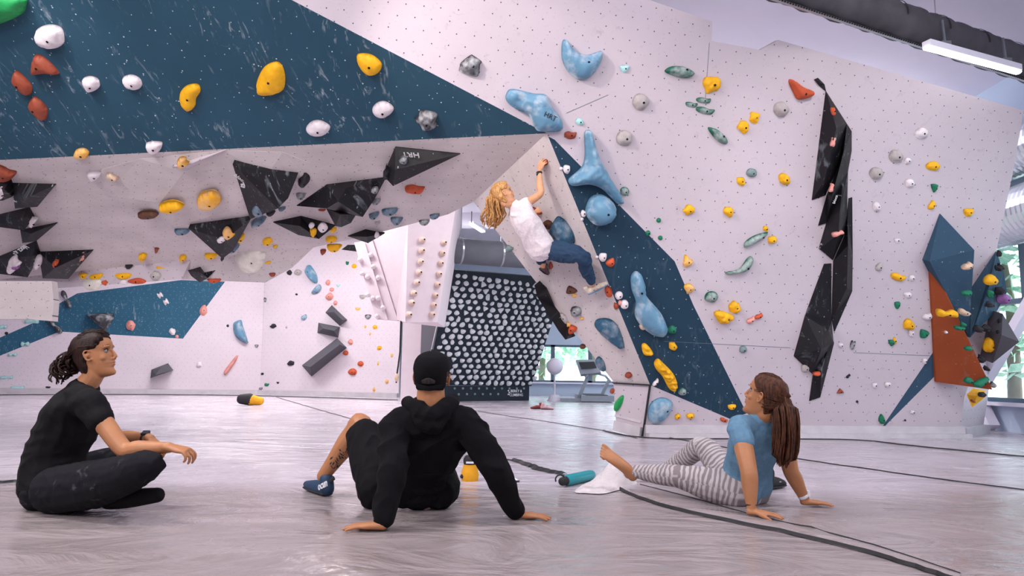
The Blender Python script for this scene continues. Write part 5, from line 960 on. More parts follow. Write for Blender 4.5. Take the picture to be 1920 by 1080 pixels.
def locks(name, mat, parent, n, root, guide, spread_r, r, wav=0.0, freq=9, seed=1, flat=1.0, taper=.35, root_sp=.35):
    """a bundle of hair locks following a guide line"""
    rs = random.Random(seed); m = MB(); G = crom([Vector(g_) for g_ in guide], 7); N = len(G)
    for k in range(n):
        a = rs.uniform(0, 6.28); rad = math.sqrt(rs.random()); ln = rs.uniform(.72, 1.0); ph = rs.uniform(0, 6.28); pts = []; rr = []
        for i in range(int(N*ln)):
            t = i/(N-1); tg = (G[min(i+1, N-1)]-G[max(0, i-1)]).normalized(); x = tg.cross(Vector((0, 1, 0))); x = x.normalized() if x.length > .1 else tg.orthogonal().normalized(); y = tg.cross(x)
            sp = spread_r[min(len(spread_r)-1, int(t*(len(spread_r)-1)+.5))]; ww = wav*min(1, t*3)
            pts.append(G[i]+x*(math.cos(a)*rad*sp+ww*math.sin(freq*t*6.28/3+ph))+y*(math.sin(a)*rad*sp*flat+ww*math.cos(freq*t*6.28/3+ph))); rr.append(r*(1-taper*t)*(.25 if i == int(N*ln)-1 else 1))
        if len(pts) > 3: m.tube(pts, rr, 6)
    return m.build(name, mat, parent, True)
def hairshell(h, mat, par, zone, grow=.012, name='hair', seed=0, voxel=.005, amp=.5):
    m = MB()
    def fn(x, y, z):
        g_ = zone(x, y, z); L_ = math.sqrt(x*x+y*y+z*z)+1e-6; d = (grow*(1+amp*noise.noise(Vector((x*40+seed, y*14, z*22)))) if g_ > 0 else -.014)
        return (x*(1+d/L_), y*(1+d/L_), z*(1+d/L_))
    h.loft(m, fn, 56); return fuse(name, m, voxel, mat, par, it=8)
def ring(mb, c, ax, r, th, wd):
    ax = Vector(ax).normalized(); a = ax.orthogonal().normalized(); b = ax.cross(a); pts = [Vector(c)+a*r*math.cos(t)+b*r*math.sin(t) for t in [i*2*math.pi/20 for i in range(21)]]; mb.tube(pts, (wd, th), 8, side=ax)

# ---- woman on the left, cross-legged
def woman_left():
    root = empty('person', P(110, 918, 3.5)*1.0, 'woman in black t-shirt and leggings sitting cross-legged at the left, looking up right', 'person'); root.location.z = 0
    q = lambda x, y, Y: P(x, y, Y)
    h = Head(q(179, 668, 3.60), (1, .12, .20), (-.18, 0, 1), .96)
    pel, wst, chs, upc, nkb = q(112, 905, 3.62), q(106, 852, 3.62), q(130, 796, 3.62), q(146, 756, 3.61), q(158, 727, 3.60)
    shn, shf = q(166, 757, 3.45), q(170, 757, 3.80); eln, elf = q(233, 843, 3.37), q(220, 818, 3.86); wrn, wrf = q(318, 839, 3.30), q(282, 823, 3.66)
    kn, kf = q(278, 873, 3.27), q(214, 858, 4.02); an, af = q(180, 938, 3.56), q(232, 934, 3.50)
    b = MB(); h.face(b); Yx = (0, 1, 0)
    limb(b, [pel, wst, chs, upc, nkb], [(.15, .11), (.12, .10), (.14, .10), (.14, .075), (.06, .05)], side=Yx); limb(b, [nkb-Vector((.02, 0, .02)), h.at(0, -.022, -.10), h.at(0, -.03, -.03)], [(.060, .055), (.050, .052), (.05, .055)], side=Yx)
    limb(b, [shn+Vector((-.04, .05, .01)), shn, shn.lerp(eln, .5), eln, eln.lerp(wrn, .3), eln.lerp(wrn, .7), wrn], [.045, .052, .046, .040, .041, .031, (.026, .021)]); limb(b, [shf, shf.lerp(elf, .5), elf, elf.lerp(wrf, .35), wrf], [.052, .043, .036, .036, .025])
    hand(b, wrn, (1, -.05, -.16), (.25, -.2, 1), (0, 1, -.2), .96, (.55, .75, .5)); hand(b, wrf, (.8, -.1, -.6), (.5, -.2, 1), (0, -1, -.3), .9, (.5, .6, .5))
    fuse('body', b, .0042, M['skin'], root, it=5)
    h.features(root, M['hair_dark'], M['lips'])
    t = MB(); limb(t, [pel-Vector((0, 0, .005)), wst, chs, upc, nkb.lerp(upc, .15)], [(.176, .135), (.150, .134), (.168, .138), (.170, .105), (.092, .070)], side=Yx)
    for s_, e_ in ((shn, eln), (shf, elf)): limb(t, [upc.lerp(s_, .5), s_+Vector((0, 0, .004)), s_.lerp(e_, .22), s_.lerp(e_, .34)], [.072, .071, .068, .066])
    limb(t, [q(86, 912, 3.62), q(92, 850, 3.62), q(112, 790, 3.62)], [(.15, .11), (.14, .10), (.13, .08)], side=Yx)
    limb(t, [q(120, 760, 3.62), q(140, 742, 3.55), q(160, 745, 3.48)], [.06, .055, .06]); limb(t, [q(120, 760, 3.62), q(140, 742, 3.70), q(165, 745, 3.77)], [.06, .055, .06])
    fuse('t_shirt', t, .006, M['tee_black'], root, it=5, fold=.006, fscale=(9, 6, 13), seed=3)
    l = MB(); limb(l, [q(90, 918, 3.62), q(130, 918, 3.62)], [(.16, .115), (.16, .11)], side=Yx); limb(l, [q(105, 918, 3.5), q(175, 908, 3.42), q(235, 890, 3.32), kn, q(290, 876, 3.27)], [.115, .115, .092, .072, .050]); limb(l, [kn, q(235, 905, 3.38), an], [.064, .058, .042])
    limb(l, [q(115, 905, 3.74), q(165, 880, 3.9), kf], [.11, .092, .066]); limb(l, [kf, q(222, 900, 3.75), af], [.062, .054, .040]); fuse('leggings', l, .006, M['leg_black'], root, it=5, fold=.004, fscale=(18, 12, 14), seed=8, zmin=-.004)
    f = MB(); limb(f, [q(205, 938, 3.47), q(235, 936, 3.42), q(272, 931, 3.38), q(298, 928, 3.36)], [.044, .044, .040, (.034, .028)]); fuse('sock', f, .006, M['tee_black'], root, it=3)
    f = MB(); limb(f, [an, an+Vector((-.09, .05, -.01)), an+Vector((-.15, .1, -.01))], [.034, .036, .024]); fuse('sock', f, .006, M['tee_black'], root, it=3, zmin=0)
    def zone(x, y, z):
        if z > .088: return y < .068
        if z > .03: return y < .030+(z-.03)*.75
        if z > -.03: return y < (.006 if abs(x) < .066 else -.012+.4*max(0, z))
        return y < -.022 and z > -.105
    hair = hairshell(h, M['hair_dark'], root, zone, .017, seed=2)
    # strands swept back over the shell, bun of curls
    rs = random.Random(4); m = MB()
    for k in range(130):
        x0 = rs.uniform(-.072, .072); z0 = rs.choice([rs.uniform(.03, .118), rs.uniform(.06, .12)]); x0 = x0 if z0 > .09 else math.copysign(rs.uniform(.064, .076), x0)
        def sh(x, y, z, e=.020):
            v = Vector((x, y, z)); R_ = math.sqrt((x/.075)**2+((y+.005)/.104)**2+((z-.01)/.112)**2); v = Vector((x/R_, (y+.005)/R_-.005, (z-.01)/R_+.01)); return h.at(*(v*(1+e/.1)))
        y0 = .045+.02*rs.random() if z0 > .08 else .03+rs.uniform(-.01, .01); tgt = Vector((rs.uniform(-.02, .02), -.11, rs.uniform(-.02, .03))); pts = []
        for i in range(9): t_ = i/8; a = Vector((x0, y0, z0)).lerp(tgt, t_); a.z += .05*math.sin(t_*3.14)*(.3 if z0 < .06 else 1); a.x += .02*math.copysign(math.sin(t_*3.14), x0 if abs(x0) > .01 else 1); pts.append(sh(a.x, a.y, a.z, rs.uniform(.016, .023)))
        m.tube(pts, rs.uniform(.0016, .003), 5)
    m.build('hair_strands', M['hair_dark'], hair, True)
    c = h.at(0, -.118, .01); locks('bun', M['hair_dark'], hair, 46, c, [h.at(0, -.10, .02), h.at(.0, -.135, .0), h.at(0, -.158, -.035), h.at(0, -.165, -.075), h.at(0, -.155, -.105)], [.022, .045, .055, .058, .05], .0055, .016, 6, 5)
    w_ = MB(); ring(w_, wrf.lerp(elf, .12), wrf-elf, .029, .003, .010); o = w_.build('watch_strap', M['blk'], root, True); w_ = MB(); w_.box(wrf.lerp(elf, .12)+Vector((.0, -.012, .03)), (.034, .034, .012), Matrix.Rotation(.4, 3, 'X')); w_.build('watch_case', M['kink'], o)
woman_left()
# ---- man in the middle, from behind
def man():
    q = lambda x, y, Y: P(x, y, Y); root = empty('person', Vector((q(775, 905, 3.72).x, 3.72, 0)), 'man in black hoodie and black cap seen from behind, leaning back on his hands', 'person'); Xx = (1, 0, 0)
    pel, wst, chs, upc, nkb = q(775, 905, 3.74), q(785, 860, 3.66), q(800, 820, 3.56), q(806, 788, 3.49), q(809, 758, 3.46)
    h = Head(q(810, 711, 3.47), (.03, 1, .12), (0, -.1, 1), 1.02)
    sl, sr = q(741, 796, 3.48), q(876, 796, 3.48); el, er = q(737, 882, 3.30), q(927, 876, 3.42); wl, wr = q(716, 976, 3.22), q(968, 955, 3.53)
    wl.z = .035; wr.z = .03; hl, hr = q(712, 915, 3.76), q(830, 915, 3.76); kl, kr = q(676, 796, 4.02), q(812, 866, 4.15); al, ar = q(606, 893, 4.10), q(805, 884, 4.5)
    b = MB(); h.face(b); limb(b, [pel, wst, chs, upc, nkb], [(.15, .10), (.14, .10), (.16, .10), (.15, .08), (.07, .06)], side=Xx); limb(b, [nkb, h.at(0, -.03, -.10), h.at(0, -.03, -.03)], [.076, .072, .066])
    for s_, e_, w_ in ((sl, el, wl), (sr, er, wr)): limb(b, [s_, s_.lerp(e_, .5), e_, e_.lerp(w_, .35), w_], [.055, .048, .040, .038, (.028, .022)])
    hand(b, wl+Vector((-.01, -.01, -.012)), (-1, .10, -.06), (0, 0, 1), (0, 1, 0), 1.02, (.05, .12, .05), .25); hand(b, wr+Vector((.01, 0, -.012)), (1, .06, -.05), (0, 0, 1), (0, 1, 0), 1.02, (.05, .14, .06), .2)
    limb(b, [hl, hl.lerp(kl, .5), kl, kl.lerp(al, .12), kl.lerp(al, .35), kl.lerp(al, .7), al], [.09, .078, .064, .062, .062, .047, .037]); limb(b, [hr, hr.lerp(kr, .5), kr, kr.lerp(ar, .35), ar], [.06, .06, .056, .052, .036]); limb(b, [kl+Vector((0, .01, .01)), kl+Vector((-.02, -.02, -.04))], [.058, .05])
    fuse('body', b, .0045, M['skin'], root, it=5, zmin=-.002)
    s = MB(); limb(s, [pel, wst, chs, upc, nkb.lerp(upc, .3)], [(.172, .135), (.190, .14), (.225, .145), (.215, .115), (.105, .08)], side=Xx)
    for s_, e_, w_ in ((sl, el, wl), (sr, er, wr)): limb(s, [upc.lerp(s_, .6), s_, s_.lerp(e_, .5), e_, e_.lerp(w_, .4), e_.lerp(w_, .85), e_.lerp(w_, .93)], [.080, .076, .076, .066, .058, .050, .046])
    fuse('hoodie', s, .006, M['hoodie'], root, it=4, fold=.015, fscale=(8, 8, 9), seed=5)
    hd = MB(); limb(hd, [q(765, 754, 3.50), q(777, 760, 3.42), q(806, 779, 3.37), q(838, 762, 3.42), q(850, 752, 3.50)], [.032, .040, .048, .042, .030]); limb(hd, [q(780, 770, 3.40), q(806, 800, 3.37), q(835, 775, 3.40)], [.03, .045, .03]); fuse('hood', hd, .006, M['hoodie'], root, it=4, fold=.008, fscale=(12, 12, 12))
    for w_, e_ in ((wl, el), (wr, er)): c_ = MB(); limb(c_, [e_.lerp(w_, .80), e_.lerp(w_, .97)], [.045, .040]); fuse('cuff', c_, .005, M['hoodie'], root, it=2)
    l = MB(); limb(l, [pel+Vector((-.05, 0, -.01)), pel+Vector((.05, 0, -.01))], [.12, .12]); limb(l, [hl+Vector((0, 0, 0)), hl.lerp(kl, .45), hl.lerp(kl, .7), hl.lerp(kl, .80)], [.125, .112, .104, .100]); limb(l, [hr+Vector((-.02, 0, 0)), hr.lerp(kr, .5), hr.lerp(kr, .95)], [.112, .10, .085])
    fuse('shorts', l, .006, M['shorts'], root, it=4, fold=.008, fscale=(16, 8, 8), zmin=-.002)
    hair = hairshell(h, M['hair_black'], root, lambda x, y, z: (z > -.075 and y < -.035+.0*z) or z > .01 and y < .03, .007)
    cap = MB()
    def fn(x, y, z):
        L_ = math.sqrt(x*x+y*y+z*z)+1e-6; cut = -.040 if y < -.040 else .030 if y < .03 else .045; d = .020; return (x*(1+d/L_), y*(1+d/L_), z*(1+d/L_)) if z > cut else (x*.8, y*.8, cut)
    h.loft(cap, fn, 40); cp = fuse('cap', cap, .005, M['hoodie'], root, it=4)
    m = MB(); limb(m, [h.at(-.062, -.082, -.024), h.at(0, -.122, -.028), h.at(.062, -.082, -.024)], [(.012, .003)]*3, side=h.u, k=5); m.build('cap_strap', M['hoodie'], cp, True); m = MB(); limb(m, [h.at(-.03, -.121, .002), h.at(0, -.1235, .006), h.at(.03, -.121, .002)], [(.008, .002), (.016, .003), (.008, .002)], side=h.u, k=5); m.build('cap_opening', M['hair_black'], cp, True); m = MB(); m.ball(h.at(0, .0, .139), .008); m.build('cap_button', M['blk'], cp, True)
    m = MB(); limb(m, [h.at(-.06, .09, .03), h.at(0, .155, .02), h.at(.06, .09, .03)], [(.004, .02)]*3, side=h.u, k=5); m.build('cap_brim', M['hoodie'], cp, True)
    # climbing shoe, tattoo
    toe = q(577, 911, 4.28); toe.z = .03; heel = al+Vector((.035, -.03, -.045)); heel.z = .035; d_ = (toe-heel).normalized(); M['shoe'] = plain('navy_climbing_shoe', s2l(34, 58, 86), .6); sh = MB(); limb(sh, [heel, heel.lerp(toe, .35), heel.lerp(toe, .7), toe], [(.036, .040), (.040, .042), (.043, .032), (.03, .02)], side=d_.cross(Vector((0, 0, 1)))); limb(sh, [heel+Vector((0, 0, .0)), heel+Vector((-.01, .01, .055))], [.040, .040]); so = fuse('climbing_shoe', sh, .005, M['shoe'], root, it=4, zmin=.0)
    sl_ = MB(); limb(sl_, [heel+Vector((0, 0, -.026)), heel.lerp(toe, .6)+Vector((0, 0, -.022)), toe+Vector((0, 0, -.018))], [(.036, .012), (.044, .011), (.034, .010)], side=d_.cross(Vector((0, 0, 1)))); sl_.build('rubber_sole', M['blk'], so, True); lp_ = MB(); limb(lp_, [heel+Vector((.02, -.03, .05)), heel+Vector((.045, -.04, .07))], [(.012, .004)]*2); lp_.build('pull_loop', M['blk'], so, True)
    so.location = (0, 0, 0); sd = Vector((d_.y, -d_.x, 0)); sd = -sd if sd.y > 0 else sd; pc = heel.lerp(toe, .38)+sd*.048+Vector((0, 0, .005))
    PS_ = Plane(pc, pc-d_*.1*(1 if d_.x < 0 else -1), pc+Vector((0, 0, .1))); x_, y_ = topx(pc); tx = writing('ocun', PS_, x_+20, y_-4, 9, M['ink'], bpy.data.objects.new('tmp', None), -12, .006, name='shoe_lettering'); tx.parent = so; tx.matrix_parent_inverse = Matrix.Identity(4); so['mark'] = 1; del so['mark']
    tx.matrix_parent_inverse = so.matrix_world.inverted() if so.parent is None else (so.parent.matrix_basis @ so.matrix_parent_inverse @ so.matrix_basis).inverted()
    # leaf-like dark tattoo on the calf, lying on the skin
    tt = MB(); rs = random.Random(2); bd_ = [o_ for o_ in root.children if o_.name.startswith('body')][0]
    ax = (al-kl).normalized(); inv = bd_.matrix_parent_inverse
    from mathutils.bvhtree import BVHTree
    bv = BVHTree.FromPolygons([v.co.copy() for v in bd_.data.vertices], [tuple(p.vertices) for p in bd_.data.polygons])
    for k in range(30):
        x = 640+rs.gauss(0, 8); y = 858+rs.uniform(-18, 20); x += (858-y)*.55; d0 = ray(x, y).normalized(); hit = bv.ray_cast(CP, d0)
        if hit[0] is None: continue
        n_ = hit[1]; a = Vector((rs.uniform(-1, 1), 0, rs.uniform(.2, 1))); a = (a-n_*a.dot(n_)).normalized(); c_ = n_.cross(a); L_ = rs.uniform(.008, .018); pts = [hit[0]-a*L_, hit[0]+c_*L_*.3, hit[0]+a*L_, hit[0]-c_*L_*.3]; out = []
        for p_ in pts:
            g_ = bv.find_nearest(p_); out.append(g_[0]+g_[1]*.0012)
        tt.add(out, [(0, 1, 2, 3), (3, 2, 1, 0)])
    if tt.v: tt.build('calf_tattoo', M['kink'], root)
man()
# ---- woman on the right
def woman_right():
    q = lambda x, y, Y: P(x, y, Y); root = empty('person', Vector((q(1395, 915, 4.1).x, 4.1, 0)), 'woman with long brown ponytail, blue t-shirt and striped leggings leaning back', 'person')
    sd = (q(1470, 800, 4.0)-q(1385, 800, 3.82)).normalized()
    pel, wst, chs, upc, nkb = q(1398, 915, 4.10), q(1403, 877, 4.06), q(1413, 835, 3.98), q(1422, 800, 3.92), q(1430, 777, 3.88)
    h = Head(q(1433, 745, 3.86), (-.72, .60, .32), (.25, -.15, 1), 1.0)
    sl, sr = q(1386, 800, 3.84), q(1466, 803, 3.99); el, er = q(1404, 884, 3.70), q(1482, 880, 3.97); wl, wr = q(1409, 946, 3.67), q(1509, 930, 4.0); wl.z = .04; wr.z = .035
    h1, h2 = q(1380, 920, 4.05), q(1385, 912, 4.22); k1, k2 = q(1272, 893, 4.17), q(1318, 838, 4.48); a1, a2 = q(1186, 884, 4.37), q(1245, 884, 4.78)
    b = MB(); h.face(b); limb(b, [pel, wst, chs, upc, nkb], [(.14, .10), (.11, .09), (.13, .09), (.13, .065), (.055, .05)], side=sd); limb(b, [nkb+Vector((0, 0, -.01)), h.at(0, -.03, -.09), h.at(0, -.03, -.03)], [.052, .047, .05])
    for s_, e_, w_ in ((sl, el, wl), (sr, er, wr)): limb(b, [s_, s_.lerp(e_, .5), e_, e_.lerp(w_, .3), e_.lerp(w_, .7), w_], [.055, .051, .044, .043, .033, (.027, .022)])
    hand(b, wl+Vector((.005, -.005, -.014)), (.93, -.30, -.06), (0, 0, 1), (-.3, -1, 0), .92, (.05, .12, .06), .2); hand(b, wr+Vector((.008, 0, -.012)), (1, -.02, -.04), (0, 0, 1), (0, 1, 0), .92, (.05, .12, .06), .2)
    limb(b, [h1, h1.lerp(k1, .5), k1, k1.lerp(a1, .4), a1], [.09, .075, .05, .048, .032]); limb(b, [h2, h2.lerp(k2, .5), k2, k2.lerp(a2, .4), a2], [.09, .075, .05, .048, .032])
    hl_ = a1+Vector((-.02, .02, -.035)); limb(b, [a1, hl_+Vector((0, 0, .02))], [.033, .034]); foot(b, hl_, (-.72, .0, .66), (.38, -.75, .45), 1.05); foot(b, a2+Vector((0, -.02, -.05)), (-.9, .4, 0), (0, 0, 1), .9)
    fuse('body', b, .0043, M['skin'], root, it=5, zmin=-.002); h.features(root, M['hair_brown'], M['lips'])
    t = MB(); limb(t, [pel-Vector((0, 0, -.01)), wst, chs, upc, nkb.lerp(upc, .4)], [(.175, .125), (.15, .12), (.158, .118), (.15, .088), (.08, .06)], side=sd)
    for s_, e_ in ((sl, el), (sr, er)): limb(t, [upc.lerp(s_, .5), s_, s_.lerp(e_, .22), s_.lerp(e_, .36)], [.064, .064, .062, .060])
    fuse('t_shirt', t, .006, M['tee_blue'], root, it=5, fold=.006, fscale=(9, 9, 8), seed=6)
    l = MB(); limb(l, [pel+sd*-.05, pel+sd*.05], [.115, .115]); limb(l, [h1, h1.lerp(k1, .5), k1, k1.lerp(a1, .35), k1.lerp(a1, .75), k1.lerp(a1, .93)], [.112, .094, .066, .062, .046, .040]); limb(l, [h2, h2.lerp(k2, .5), k2, k2.lerp(a2, .35), a2], [.11, .092, .068, .062, .042])
    lg = fuse('leggings', l, .006, M['leg_stripe'], root, it=5, fold=.003, fscale=(16, 10, 12), zmin=-.003); ul_ = lg.data.uv_layers.new(name='uv'); lines = [[pel, h1.lerp(pel, .3), k1, a1], [pel, h2.lerp(pel, .3), k2, a2]]; av = []
    for v_ in lg.data.vertices:                                   # stripes run around the legs: measure along the nearest bone
        best = (9, 0, 0)
        for li_, ln_ in enumerate(lines):
            acc = 0
            for p0_, p1_ in zip(ln_, ln_[1:]):
                e_ = p1_-p0_; L2 = e_.length; t_ = max(0, min(1, (v_.co-p0_).dot(e_)/L2**2)); d_ = (v_.co-p0_-e_*t_); dd_ = d_.length
                if dd_ < best[0]: best = (dd_, acc+t_*L2+li_*.37, math.atan2(d_.z, d_.y)*.05+li_*2)
                acc += L2
        av.append(best[1:])
    for li_, lo_ in enumerate(lg.data.loops): ul_.data[li_].uv = av[lo_.vertex_index]
    def zone(x, y, z):
        if z > .088: return y < .066
        if z > .03: return y < .034+(z-.03)*.6
        if z > -.02: return y < (.0 if abs(x) < .066 else -.020+.5*max(0, z))
        return y < -.030 and z > -.075
    hair = hairshell(h, M['hair_brown'], root, zone, .014, seed=7, amp=.2)
    rs = random.Random(9); m = MB(); tie = h.at(0, -.118, .012)
    for k in range(170):
        x0 = rs.uniform(-.078, .078); z0 = rs.uniform(-.05, .125); x0 = x0 if z0 > .09 else math.copysign(rs.uniform(.066, .078), x0); y0 = (.058 if z0 > .085 else .03 if z0 > .02 else -.03)+rs.uniform(-.01, .005); pts = []; tg = Vector((rs.uniform(-.012, .012), -.118, .012+rs.uniform(-.012, .012)))
        for i in range(10):
            t_ = i/9; a = Vector((x0, y0, z0)).lerp(tg, t_); R_ = math.sqrt((a.x/.075)**2+((a.y+.005)/.104)**2+((a.z-.01)/.112)**2); R_ = max(R_, .2)
            if t_ < .93: a = Vector((a.x/R_, (a.y+.005)/R_-.005, (a.z-.01)/R_+.01))*(1.145+rs.uniform(-.01, .01))
            pts.append(h.at(*a))
        m.tube(pts, rs.uniform(.0014, .0026), 5)
    m.build('hair_strands', M['hair_brown'], hair, True)
    locks('ponytail', M['hair_brown'], hair, 150, tie, [h.at(0, -.112, .012), q(1467, 748, 3.80), q(1473, 790, 3.77), q(1472, 835, 3.78), q(1466, 878, 3.80)], [.014, .04, .066, .068, .034], .0062, .004, 3, 11)
    m = MB(); ring(m, tie-h.f*.01, h.f, .018, .006, .006); m.build('hair_tie', M['seam'], hair, True)
    m = MB(); ring(m, wl.lerp(el, .10), wl-el, .026, .002, .003); m.build('bracelet', M['seam'], root, True); m = MB(); ring(m, wr.lerp(er, .13), wr-er, .027, .003, .011); o = m.build('wrist_band', M['ink'], root, True); m = MB(); m.box(wr.lerp(er, .13)+Vector((.022, -.012, .015)), (.016, .03, .03)); m.build('watch_case', M['ink'], o)
woman_right()
# ---- climber on the prow
def climber():
    q = lambda x, y, o_: PP.hit(x, y, o_); n = PP.n; root = empty('person', q(1005, 465, .34), 'climber with blonde curls, white t-shirt and blue trousers hanging on the prow', 'person')
    upv = (q(960, 380, .4)-q(1005, 465, .32)).normalized(); fw = -n; sd = fw.cross(upv).normalized()          # her right-hand side
    pel, wst, chs, upc, nkb = q(1012, 462, .32), q(1000, 440, .34), q(984, 413, .37), q(972, 394, .38), q(960, 381, .40)
    h = Head(q(945, 364, .43), Vector((.90, .10, .38)), (-.35, -.1, 1), 1.02)
    sr, sl = pel+(upc-pel)*1.02+sd*.15, pel+(upc-pel)*1.0-sd*.15; sr = q(975, 391, .34); sl = q(966, 392, .50); sl = upc*2-sr
    er, wr_ = q(1013, 363, .26), q(1011, 320, .09); el, wl = sl+Vector((.12, .22, .12)), sl+Vector((.25, .32, .22))
    wl = q(1001, 402, .05); el = q(992, 424, .24)
    hr, hl = q(1022, 466, .27), q(1006, 470, .34); kr, ar = q(1090, 480, .24), q(1110, 533, .12); kl, al = q(1016, 478, .22), q(1020, 498, .10)
    hl = q(1012, 468, .26); kl = q(1013, 472, .50)*0+PP.hit(1010, 474, .12); al = q(1019, 500, .08)
    b = MB(); h.face(b); limb(b, [pel, wst, chs, upc, nkb], [(.13, .10), (.11, .09), (.13, .09), (.13, .07), (.055, .05)], side=sd); limb(b, [nkb, h.at(0, -.025, -.09), h.at(0, -.03, -.03)], [.052, .047, .05])
    limb(b, [sr, sr.lerp(er, .5), er, er.lerp(wr_, .3), er.lerp(wr_, .7), wr_], [.050, .046, .039, .040, .030, (.025, .020)]); limb(b, [sl, sl.lerp(el, .5), el, el.lerp(wl, .4), wl], [.048, .043, .037, .035, .025])
    hand(b, wr_, (q(1019, 300, .05)-wr_), n+Vector((-.3, 0, 0)), (-1, 0, 0), .95, (.35, .6, .5)); hand(b, wl, (q(1008, 396, .02)-wl), n, (1, 0, 0), .9, (.4, .5, .4))
    limb(b, [hr, hr.lerp(kr, .5), kr, kr.lerp(ar, .35), kr.lerp(ar, .8), ar], [.088, .074, .052, .050, .036, .032]); limb(b, [hl, kl, kl.lerp(al, .5), al], [.08, .06, .05, .034])
    fuse('body', b, .005, M['skin2'], root, it=4); h.features(root, M['hair_gold'], M['lips'])
    t = MB(); limb(t, [pel+(pel-wst)*-.1, wst, chs, upc, nkb.lerp(upc, .35)], [(.176, .15), (.160, .135), (.165, .13), (.15, .095), (.08, .06)], side=sd); limb(t, [pel+(wst-pel)*.2, pel-(wst-pel)*.25], [(.172, .145), (.165, .14)], side=sd)
    for s_, e_ in ((sr, er), (sl, el)): limb(t, [upc.lerp(s_, .5), s_, s_.lerp(e_, .2), s_.lerp(e_, .34)], [.075, .078, .074, .072])
    fuse('t_shirt', t, .007, M['tee_white'], root, it=4, fold=.010, fscale=(8, 8, 8), seed=2)
    l = MB(); limb(l, [pel+sd*.04, pel-sd*.04], [.108, .108]); limb(l, [hr, hr.lerp(kr, .5), kr, kr.lerp(ar, .4), kr.lerp(ar, .85)], [.118, .118, .090, .074, .060]); limb(l, [hl, kl, kl.lerp(al, .5)], [.10, .07, .062]); fuse('trousers', l, .007, M['denim'], root, it=4, fold=.011, fscale=(12, 10, 16), seed=1)
    M['shoe2'] = plain('pale_climbing_shoe', s2l(206, 192, 176), .5, var=.3, scale=14); M['shoe3'] = plain('blue_shoe_rubber', s2l(80, 134, 170), .5)
    def shoe(an, heel, toe, mat):
        d_ = (toe-heel).normalized(); up_ = (an-heel.lerp(toe, .25)); up_ = (up_-d_*up_.dot(d_)).normalized(); s = MB(); sdv = d_.cross(up_); limb(s, [heel, heel.lerp(toe, .4)+up_*.006, heel.lerp(toe, .75), toe], [(.032, .036), (.037, .036), (.038, .026), (.024, .018)], side=sdv); limb(s, [heel+up_*.01, heel+up_*.05], [.034, .035]); o = fuse('climbing_shoe', s, .006, mat, root, it=3)
        s = MB(); limb(s, [heel-up_*.026-d_*.012, heel.lerp(toe, .5)-up_*.026, toe-up_*.012], [(.030, .012), (.036, .011), (.028, .010)], side=sdv); s.build('rubber_sole', M['shoe3'] if mat == M['shoe2'] else M['blk'], o, True)
        for t_ in (.35, .55): s = MB(); c_ = heel.lerp(toe, t_); limb(s, [c_-sdv*.036, c_+up_*.037, c_+sdv*.036], [(.011, .003)]*3, side=d_); s.build('strap', M['blk'], o, True)
    shoe(ar, q(1104, 546, .12), q(1137, 531, .08), M['shoe2']); shoe(al, q(1017, 503, .09), q(1028, 512, .03), plain('grey_red_shoe', s2l(92, 70, 70), .6))
    def zone(x, y, z):
        if z > .085: return y < .064
        if z > .03: return y < .03+(z-.03)*.6
        return y < (-.005 if abs(x) < .06 else -.018) and z > -.09
    hair = hairshell(h, M['hair_gold'], root, zone, .020, seed=5); tie = q(930, 362, .45)
    locks('ponytail', M['hair_gold'], hair, 120, tie, [h.at(0, -.09, .03), q(930, 362, .46), q(928, 385, .50), q(925, 405, .52), q(917, 425, .52)], [.03, .055, .10, .115, .09], .0085, .022, 6, 3)
    m = MB(); limb(m, [tie+Vector((-.02, -.03, .045)), tie+Vector((.0, -.05, .0)), tie+Vector((.02, -.04, -.03))], [.014, .024, .014]); m.build('scrunchie', M['ink'], hair, True)
    m = MB(); ring(m, wr_.lerp(er, .10), wr_-er, .029, .003, .011); o = m.build('watch_strap', M['blk'], root, True); m = MB(); m.box(wr_.lerp(er, .10)+n*.03, (.034, .016, .034)); m.build('watch_case', M['kink'], o)
climber()
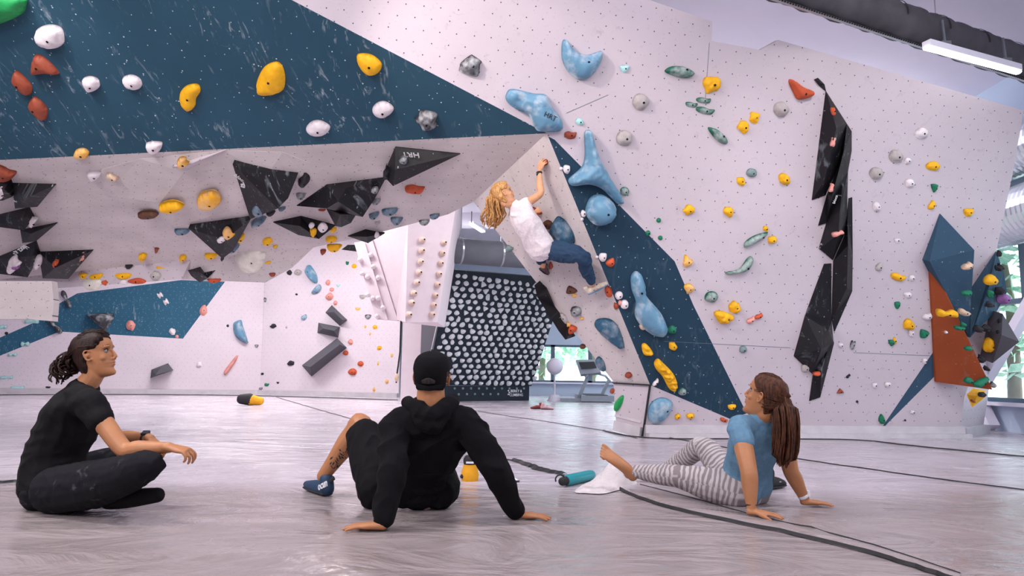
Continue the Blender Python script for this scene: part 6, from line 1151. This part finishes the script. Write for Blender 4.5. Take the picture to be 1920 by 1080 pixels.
# ---- shoes on the mat
def loose_shoe(x, y, L_, dirv, mat, mat2, lb, tall=.06):
    p = fat(x, y); d_ = Vector((dirv[0], dirv[1], 0)).normalized(); sdv = d_.cross(Vector((0, 0, 1))); z = Vector((0, 0, 1)); root = empty('climbing_shoe', p, lb, 'shoe'); s = MB(); limb(s, [p-d_*L_*.45+z*.045, p+z*.04, p+d_*L_*.3+z*.032, p+d_*L_*.48+z*.024], [(.034, .038), (.038, .036), (.040, .026), (.026, .018)], side=sdv); limb(s, [p-d_*L_*.4+z*.05, p-d_*L_*.36+z*(.05+tall)], [.034, .034]); fuse('upper', s, .006, mat, root, it=3)
    s = MB(); limb(s, [p-d_*L_*.46+z*.014, p+z*.013, p+d_*L_*.48+z*.014], [(.032, .012), (.038, .012), (.028, .010)], side=sdv); s.build('rubber_sole', M['blk'], root, True); s = MB(); limb(s, [p-sdv*.036+z*.045, p+z*.077, p+sdv*.036+z*.045], [(.014, .003)]*3, side=d_); s.build('strap', mat2, root, True); s = MB(); limb(s, [p-d_*L_*.48+z*.08, p-d_*L_*.55+z*.11], [(.01, .003)]*2); s.build('pull_loop', mat2, root, True)
M['redshoe'] = plain('dark_red_shoe', s2l(120, 40, 40), .6); M['pinkshoe'] = plain('pale_pink_shoe', s2l(190, 150, 156), .6)
loose_shoe(1454, 915, .2, (.6, .5), M['blk'], M['pinkshoe'], 'black climbing shoe lying behind the woman in blue'); loose_shoe(1006, 767, .26, (-1, -.4), M['redshoe'], M['blk'], 'dark red shoe, left one of the pair on the distant mat'); loose_shoe(1026, 768, .26, (1, -.3), M['pinkshoe'], M['redshoe'], 'pale pink shoe, right one of the pair on the distant mat')
p = F(467, 760); o = empty('chalk_brush_bag', p, 'small black and yellow pouch lying far off below the back wall', 'pouch'); mb1('pouch', M['blk'], lambda m: m.tube([p+Vector((-.16, 0, .12)), p+Vector((0, 0, .12))], [.10, .12], 14), o, True); mb1('yellow_end', M['bag'], lambda m: m.tube([p+Vector((.02, 0, .11)), p+Vector((.22, 0, .09))], [.11, .08], 14), o, True)
name_all()
